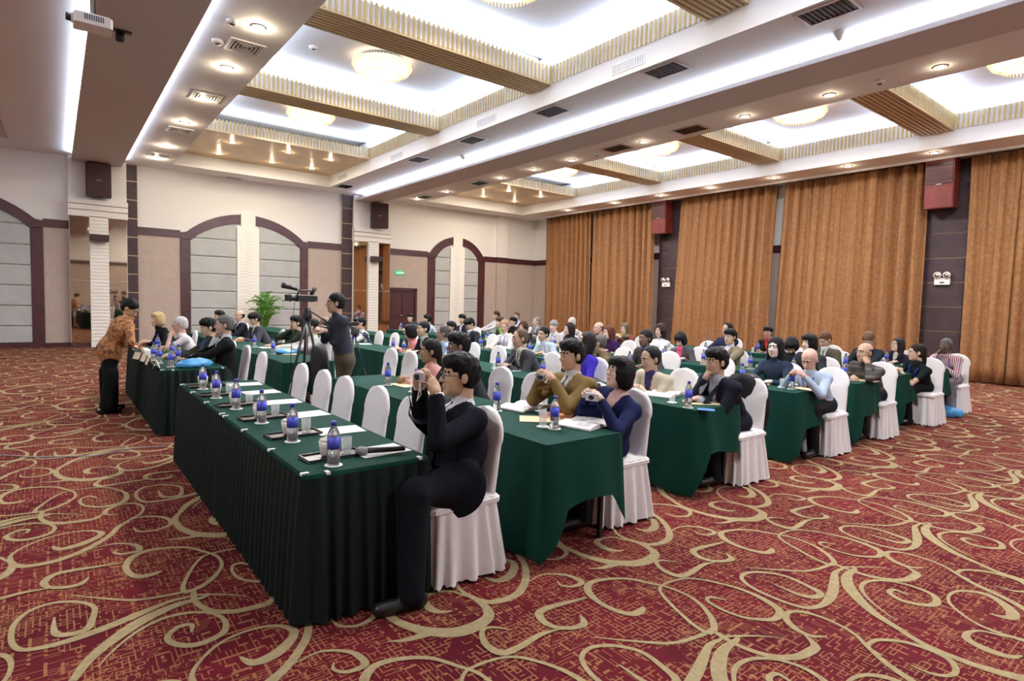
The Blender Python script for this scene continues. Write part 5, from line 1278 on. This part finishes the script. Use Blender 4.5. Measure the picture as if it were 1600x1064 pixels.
# ------------------------------------------------------------------ front table settings
pos = ['nearest', 'second nearest', 'third nearest', 'fourth nearest', 'fifth nearest', 'farthest']
for i, (px, py) in enumerate([(521, 727), (457, 690), (409, 661), (369, 639), (338, 622), (317, 608)]):
    p = at_z(px, py, TT); L_ = ' on the near block of the front table'
    bottle(p.x, p.y, 'blue-capped water bottle, %s%s' % (pos[i], L_), 'water bottles on the front table')
    tx, ty = p.x+.06, p.y+.17
    simple('tray', TRAY, (tx, ty, TT), PI/2*0+.05, 'black lacquer tray under the %s tea cup of the front table' % pos[i], 'tray', 'black trays on the front table')
    cup(tx-.03, ty-.0, 'lidded white tea cup, %s of the front table' % pos[i], TT+.0085, 'lidded tea cups on the front table')
    tumbler(tx+.075, ty-.01, 'empty drinking glass on the %s black tray' % pos[i], 'glasses on the black trays')
    simple('paper_sheet', PAPER, (1.46, ty-.02, TT), PI/2+.06*(-1)**i, 'white note paper lying flat, %s on the front table' % pos[i], 'paper', 'note papers on the front table')
mic = empty('microphone', (at_z(572, 711, TT+.02).x, at_z(572, 711, TT).y, TT+.027), math.atan2(-.06, .2)); tag(mic, 'black wireless microphone lying on the near end of the front table', 'microphone')
MB().lathe([(.004, -.03), (.018, -.024), (.025, -.008), (.026, .008), (.021, .03), (.017, .036)], ax='x', n=16).build('mic_grille', mat('mic_mesh', (.25, .25, .25), .4, metal=.8, bump=.6, bscale=400), mic)
MB().lathe([(.017, .036), (.0165, .10), (.014, .24), (.010, .245)], ax='x', n=14).build('mic_handle', M_black, mic)
# camera in the suit man's hands and others
def compact(p, yaw, label, col=(.6, .6, .62)):
    r = empty('compact_camera', p, yaw); tag(r, label, 'camera')
    MB().bbox(-.012, -.047, -.028, .012, .047, .028, .005).build('camera_body', mat('camera_%.2f%.2f' % col[:2], col, .3, metal=.4), r)
    MB().lathe([(.018, .012), (.017, .026), (.013, .026), (.005, .020)], (0, 0, -.002), 16, ax='x').build('lens', M_black, r)
    MB().box(-.014, -.036, -.020, -.012, .036, .022).build('screen', M_black, r); return r
pc = at_x(656, 588, 1.57); compact(pc, math.radians(172), 'silver compact camera held up by the man in black suit')
MB().tube([pc+Vector((0, 0, -.02)), pc+Vector((.01, .02, -.08)), pc+Vector((-.005, .02, -.14)), pc+Vector((.01, .0, -.10)), pc+Vector((0, 0, -.03))], .003, 5).build('wrist_strap', M_whitep)
tag(bpy.data.objects['wrist_strap'], 'white wrist strap dangling from the silver compact camera', 'strap')
wr = at_x(680, 613, 1.655)
br = MB()
for k in range(16): a = 2*PI*k/16; br.lathe([(.002, -.006), (.007, -.003), (.007, .003), (.002, .006)], (wr.x+.034*math.cos(a), wr.y+.03*math.sin(a), wr.z-.02+.012*math.cos(a)), 8)
tag(br.build('bead_bracelet', mat('brown_beads', (.06, .018, .012), .25)), 'brown bead bracelet on the wrist of the man in black suit', 'bracelet')
compact(at_x(846, 589, 2.98), math.radians(190), 'grey compact camera held by the man in olive-tan jacket', (.25, .25, .27))
compact(at_x(925, 620, 2.99), math.radians(200), 'silver compact camera held by the woman in navy blazer')
compact(at_x(968, 523, 9.62), math.radians(200), 'small yellow camera held up by the woman in headscarf', (.75, .60, .12))

# second and third row near ends
def bk(p, rz, label): simple('open_book', BOOK, (p.x, p.y, TT+.001), rz, label, 'book')
bk(at_z(918, 663, TT), .25, 'open white booklet before the woman in navy blazer'); bk(at_z(822, 637, TT), .2, 'open white booklet farther along the second row table'); bk(at_z(1038, 617, TT), .3, 'open booklet before the man in cream jacket')
p = at_z(866, 670, TT); bottle(p.x, p.y, 'water bottle at the near corner of the second row table'); p = at_z(776, 642, TT); bottle(p.x, p.y, 'water bottle beside the farther open booklet of the second row')
p = at_z(848, 667, TT); tumbler(p.x, p.y, 'drinking glass beside the bottle at the near corner of the second row')
p = at_z(845, 655, TT); simple('envelope', ENV, (p.x, p.y, TT), .9, 'cream envelope between the open booklets of the second row', 'envelope')
p = at_z(875, 652, TT); simple('folder', ORA, (p.x+.03, p.y, TT+.004), .6, 'orange folder behind the bottle at the near end of the second row', 'folder')
p = at_z(1075, 637, TT); bottle(p.x, p.y, 'water bottle near the elbow of the man holding his chin')
p = at_z(1050, 629, TT); tumbler(p.x, p.y, 'drinking glass beside the dark booklet of the third row')
p = at_z(1112, 630, TT); simple('envelope', ENV, (p.x-.05, p.y+.06, TT), .9, 'cream envelope under the arm of the man holding his chin', 'envelope')
p = at_z(1099, 641, TT); simple('booklet', MB().box(-.05, -.07, 0, .05, .07, .004).mesh('booklet', mat('blue_print', (.08, .22, .5), .5)), (p.x+.04, p.y, TT), .6, 'small blue booklet at the near edge of the third row table', 'booklet')
# blue bags
def bag(loc, sx, sy, sz, label, rz=0, seed=1, m=M_bluebag):
    rnd = random.Random(seed); bm = bmesh.new(); bmesh.ops.create_icosphere(bm, subdivisions=3, radius=1)
    ph = [rnd.uniform(0, 6) for _ in range(4)]
    for v in bm.verts:
        k = 1+.13*math.sin(5*v.co.x+ph[0])*math.sin(6*v.co.y+ph[1])+.07*math.sin(11*v.co.z+9*v.co.x+ph[2])
        v.co *= k; v.co.x *= sx; v.co.y *= sy; v.co.z = max(v.co.z, -.5)*sz
    zm = min(v.co.z for v in bm.verts)
    for v in bm.verts: v.co.z -= zm
    for f in bm.faces: f.smooth = True
    me = bpy.data.meshes.new('plastic_bag'); bm.to_mesh(me); bm.free(); me.materials.append(m)
    return simple('plastic_bag', me, loc, rz, label, 'bag')
p = at_z(332, 574, TT); bag((1.32, 7.86, TT), .20, .14, .07, 'pale blue plastic bag lying on the near end of the far front table', .4, 2)
p = at_z(452, 549, TT); bag((2.80, 9.3, TT), .17, .22, .05, 'blue plastic bag flat on the second row table by the tripod', .2, 3)
p = at_z(655, 535, TT); bag((p.x, p.y, TT), .16, .24, .06, 'blue bag on the third row table before the person in salmon pink', .2, 5)
p = at_z(1482, 644, .0); bag((11.28, 3.05, .004), .18, .20, .10, 'bright blue bag on the carpet at the right end of the seventh row', .2, 4)
# name tents on the far front table
for i, (x, y) in enumerate([(.86, 9.1), (.90, 8.75), (.90, 8.35), (.93, 7.95)]):
    mb = MB().add([(-.035, -.09, 0), (-.035, .09, 0), (0, .09, .09), (0, -.09, .09), (.035, -.09, 0), (.035, .09, 0)], [(0, 1, 2, 3), (3, 2, 5, 4)])
    o = mb.build('name_tent', mat('cream_card', (.70, .62, .50), .5), loc=(x, y, TT)); o.rotation_euler = (0, 0, .3-i*.15); m_ = o.modifiers.new('t', 'SOLIDIFY'); m_.thickness = .002
    tag(o, 'standing folded card, %s on the far front table' % ['farthest', 'third', 'second', 'nearest'][i], 'card', 'folded cards on the far front table')
tag(MB().bbox(-.05, -.20, 0, .05, .12, .11, .02).build('paper_stack', M_paper, loc=(.98, 9.45, TT)), 'grey stack of papers in the hands of the man in batik shirt', 'papers')
for i, (px, py) in enumerate([(241, 588), (262, 576), (271, 574)]):
    p = [(1.08, 7.95), (1.02, 8.45), (1.0, 8.8)][i]; bottle(p[0], p[1], 'water bottle among the folded cards, %s' % ['nearest', 'middle', 'farthest'][i])
compact_phone = tag(MB().bbox(-.04, -.08, 0, .04, .08, .03, .008).build('black_case', M_black, loc=(1.38, 8.35, TT)), 'small black case on the papers of the far front table', 'case')

# ------------------------------------------------------------------ video camera on tripod
def tripod(apex, feet, label, r0=.016):
    r = empty('tripod', (apex.x, apex.y, 0)); tag(r, label, 'tripod'); A = Vector((0, 0, apex.z))
    for f_ in feet:
        F_ = Vector((f_[0]-apex.x, f_[1]-apex.y, .02)); m_ = A.lerp(F_, .55)
        o = MB().tube([A+(F_-A).normalized()*.03, m_], r0, 8).build('leg', M_dgrey, r); MB().tube([m_, F_], r0*.65, 8).build('lower_leg', M_black, o); MB().lathe([(.02, 0), (.022, .02), (.012, .03)], (F_.x, F_.y, 0), 10).build('foot', M_black, o)
    MB().lathe([(.05, -.05), (.055, 0), (.035, .05), (.045, .09)], (0, 0, apex.z), 16).build('head', M_dgrey, r)
    MB().tube([(.03, 0, apex.z+.05), (.30, 0, apex.z-.12)], .009).build('pan_handle', M_black, r)
    MB().lathe([(.012, 0), (.012, .45)], (0, 0, apex.z-.48), 10).build('centre_column', M_steel, r); return r
ap = at_y(480, 492, 7.08); tripod(ap, [(1.95, 6.72), (2.62, 6.85), (2.45, 7.5)], 'tall black tripod with spread legs carrying the video camera')
def video(p, rz, s, label):
    r = empty('video_camera', p, rz); r.scale = (s, s, s); tag(r, label, 'video camera')   # lens towards local -x
    MB().bbox(-.14, -.05, -.055, .15, .05, .055, .015).build('camera_body', M_black, r)
    MB().lathe([(.062, -.24), (.058, -.23), (.045, -.20), (.045, -.13)], n=18, ax='x').build('lens', M_black, r)
    MB().bbox(-.30, -.055, -.05, -.235, .055, .05, .004).build('lens_hood', M_black, r)
    MB().tube([(-.12, 0, .05), (-.10, 0, .115), (.08, 0, .125), (.11, 0, .05)], .014).build('carry_handle', M_black, r)
    MB().tube([(-.28, .0, .175), (-.12, .0, .135)], [.03, .026], 12).build('microphone', M_black, r); MB().tube([(-.36, 0, .19), (-.24, 0, .17)], .042, 12).build('wind_foam', M_dgrey, r)
    MB().tube([(.10, 0, .05), (.17, 0, .17)], [.028, .034], 12).build('viewfinder', M_black, r)
    MB().bbox(.15, -.03, -.045, .20, .03, .045, .006).build('battery', M_dgrey, r)
    MB().box(-.05, .05, -.03, .08, .06, .04).build('side_screen', M_dgrey, r)
vc = at_y(475, 466, 7.08); video(vc+Vector((.01, 0, .0)), .1, .76, 'black professional video camera with microphone on the tall tripod')
MB().tube([vc+Vector((-.12, -.05, -.03)), vc+Vector((-.16, -.06, -.3)), vc+Vector((-.17, -.05, -.9))], .004, 5).build('cable', M_black); tag(bpy.data.objects['cable'], 'thin black cable hanging from the video camera', 'cable')
ap2 = at_x(553, 519, 3.92); tripod(ap2, [(ap2.x-.2, ap2.y-.2), (ap2.x+.2, ap2.y-.3), (ap2.x, ap2.y+.3)], 'smaller tripod between second and third rows', .012)
video(ap2+Vector((-.02, 0, .14)), .3, .62, 'small black video camera before the man in dark vest')
# dark coats
def coat(x, y, label, rz=0, sc=1, col=(.008, .008, .010)):
    vs = []; fs = []; n, K = 28, 10
    for k in range(K+1):
        t = k/K
        for i in range(n):
            a = 2*PI*i/n; wv = 1+.10*math.sin(a*5+3*t)*t+.05*math.sin(a*9+t*6)
            hx = (.075+.05*t)*wv; hy = (.19+.06*math.sin(PI*min(1, t*1.2)))*wv*(1 if k else .72)
            vs.append((.30+.03*t+hx*math.cos(a), hy*math.sin(a), .995-.03*(abs(math.sin(a)))-t*.66))
    for k in range(K):
        for i in range(n): fs.append((k*n+i, k*n+(i+1) % n, (k+1)*n+(i+1) % n, (k+1)*n+i))
    fs.append(tuple(range(n)))
    o = MB().add(vs, fs, 0, True).build('draped_coat', mat('coat_%.3f' % col[2], col, .85, bump=.5, bscale=8), loc=(x, y, 0)); o.rotation_euler = (0, 0, rz); return tag(o, label, 'coat')
coat(cxr(2)+.02, at_x(1125, 566, 4.95).y, 'black coat hung over the chair of the man holding his chin'); coat(cxr(1), at_x(893, 556, 3.3).y+.1, 'black coat hung over the chair behind the man in olive-tan jacket')
coat(cxr(1)-.85, 7.75, 'black coat bundled at the near end of the second row far table', 0, 1, (.007, .007, .009))
# cable along the carpet
cp = [at_z(0, 711, .008), at_z(60, 714, .008), at_z(150, 712, .008), at_z(210, 700, .008), at_z(262, 697, .008)]
MB().tube(cp, .006, 6).build('floor_cord', mat('grey_cord', (.25, .25, .27), .5)); tag(bpy.data.objects['floor_cord'], 'thin grey cord running across the carpet at left', 'cord')
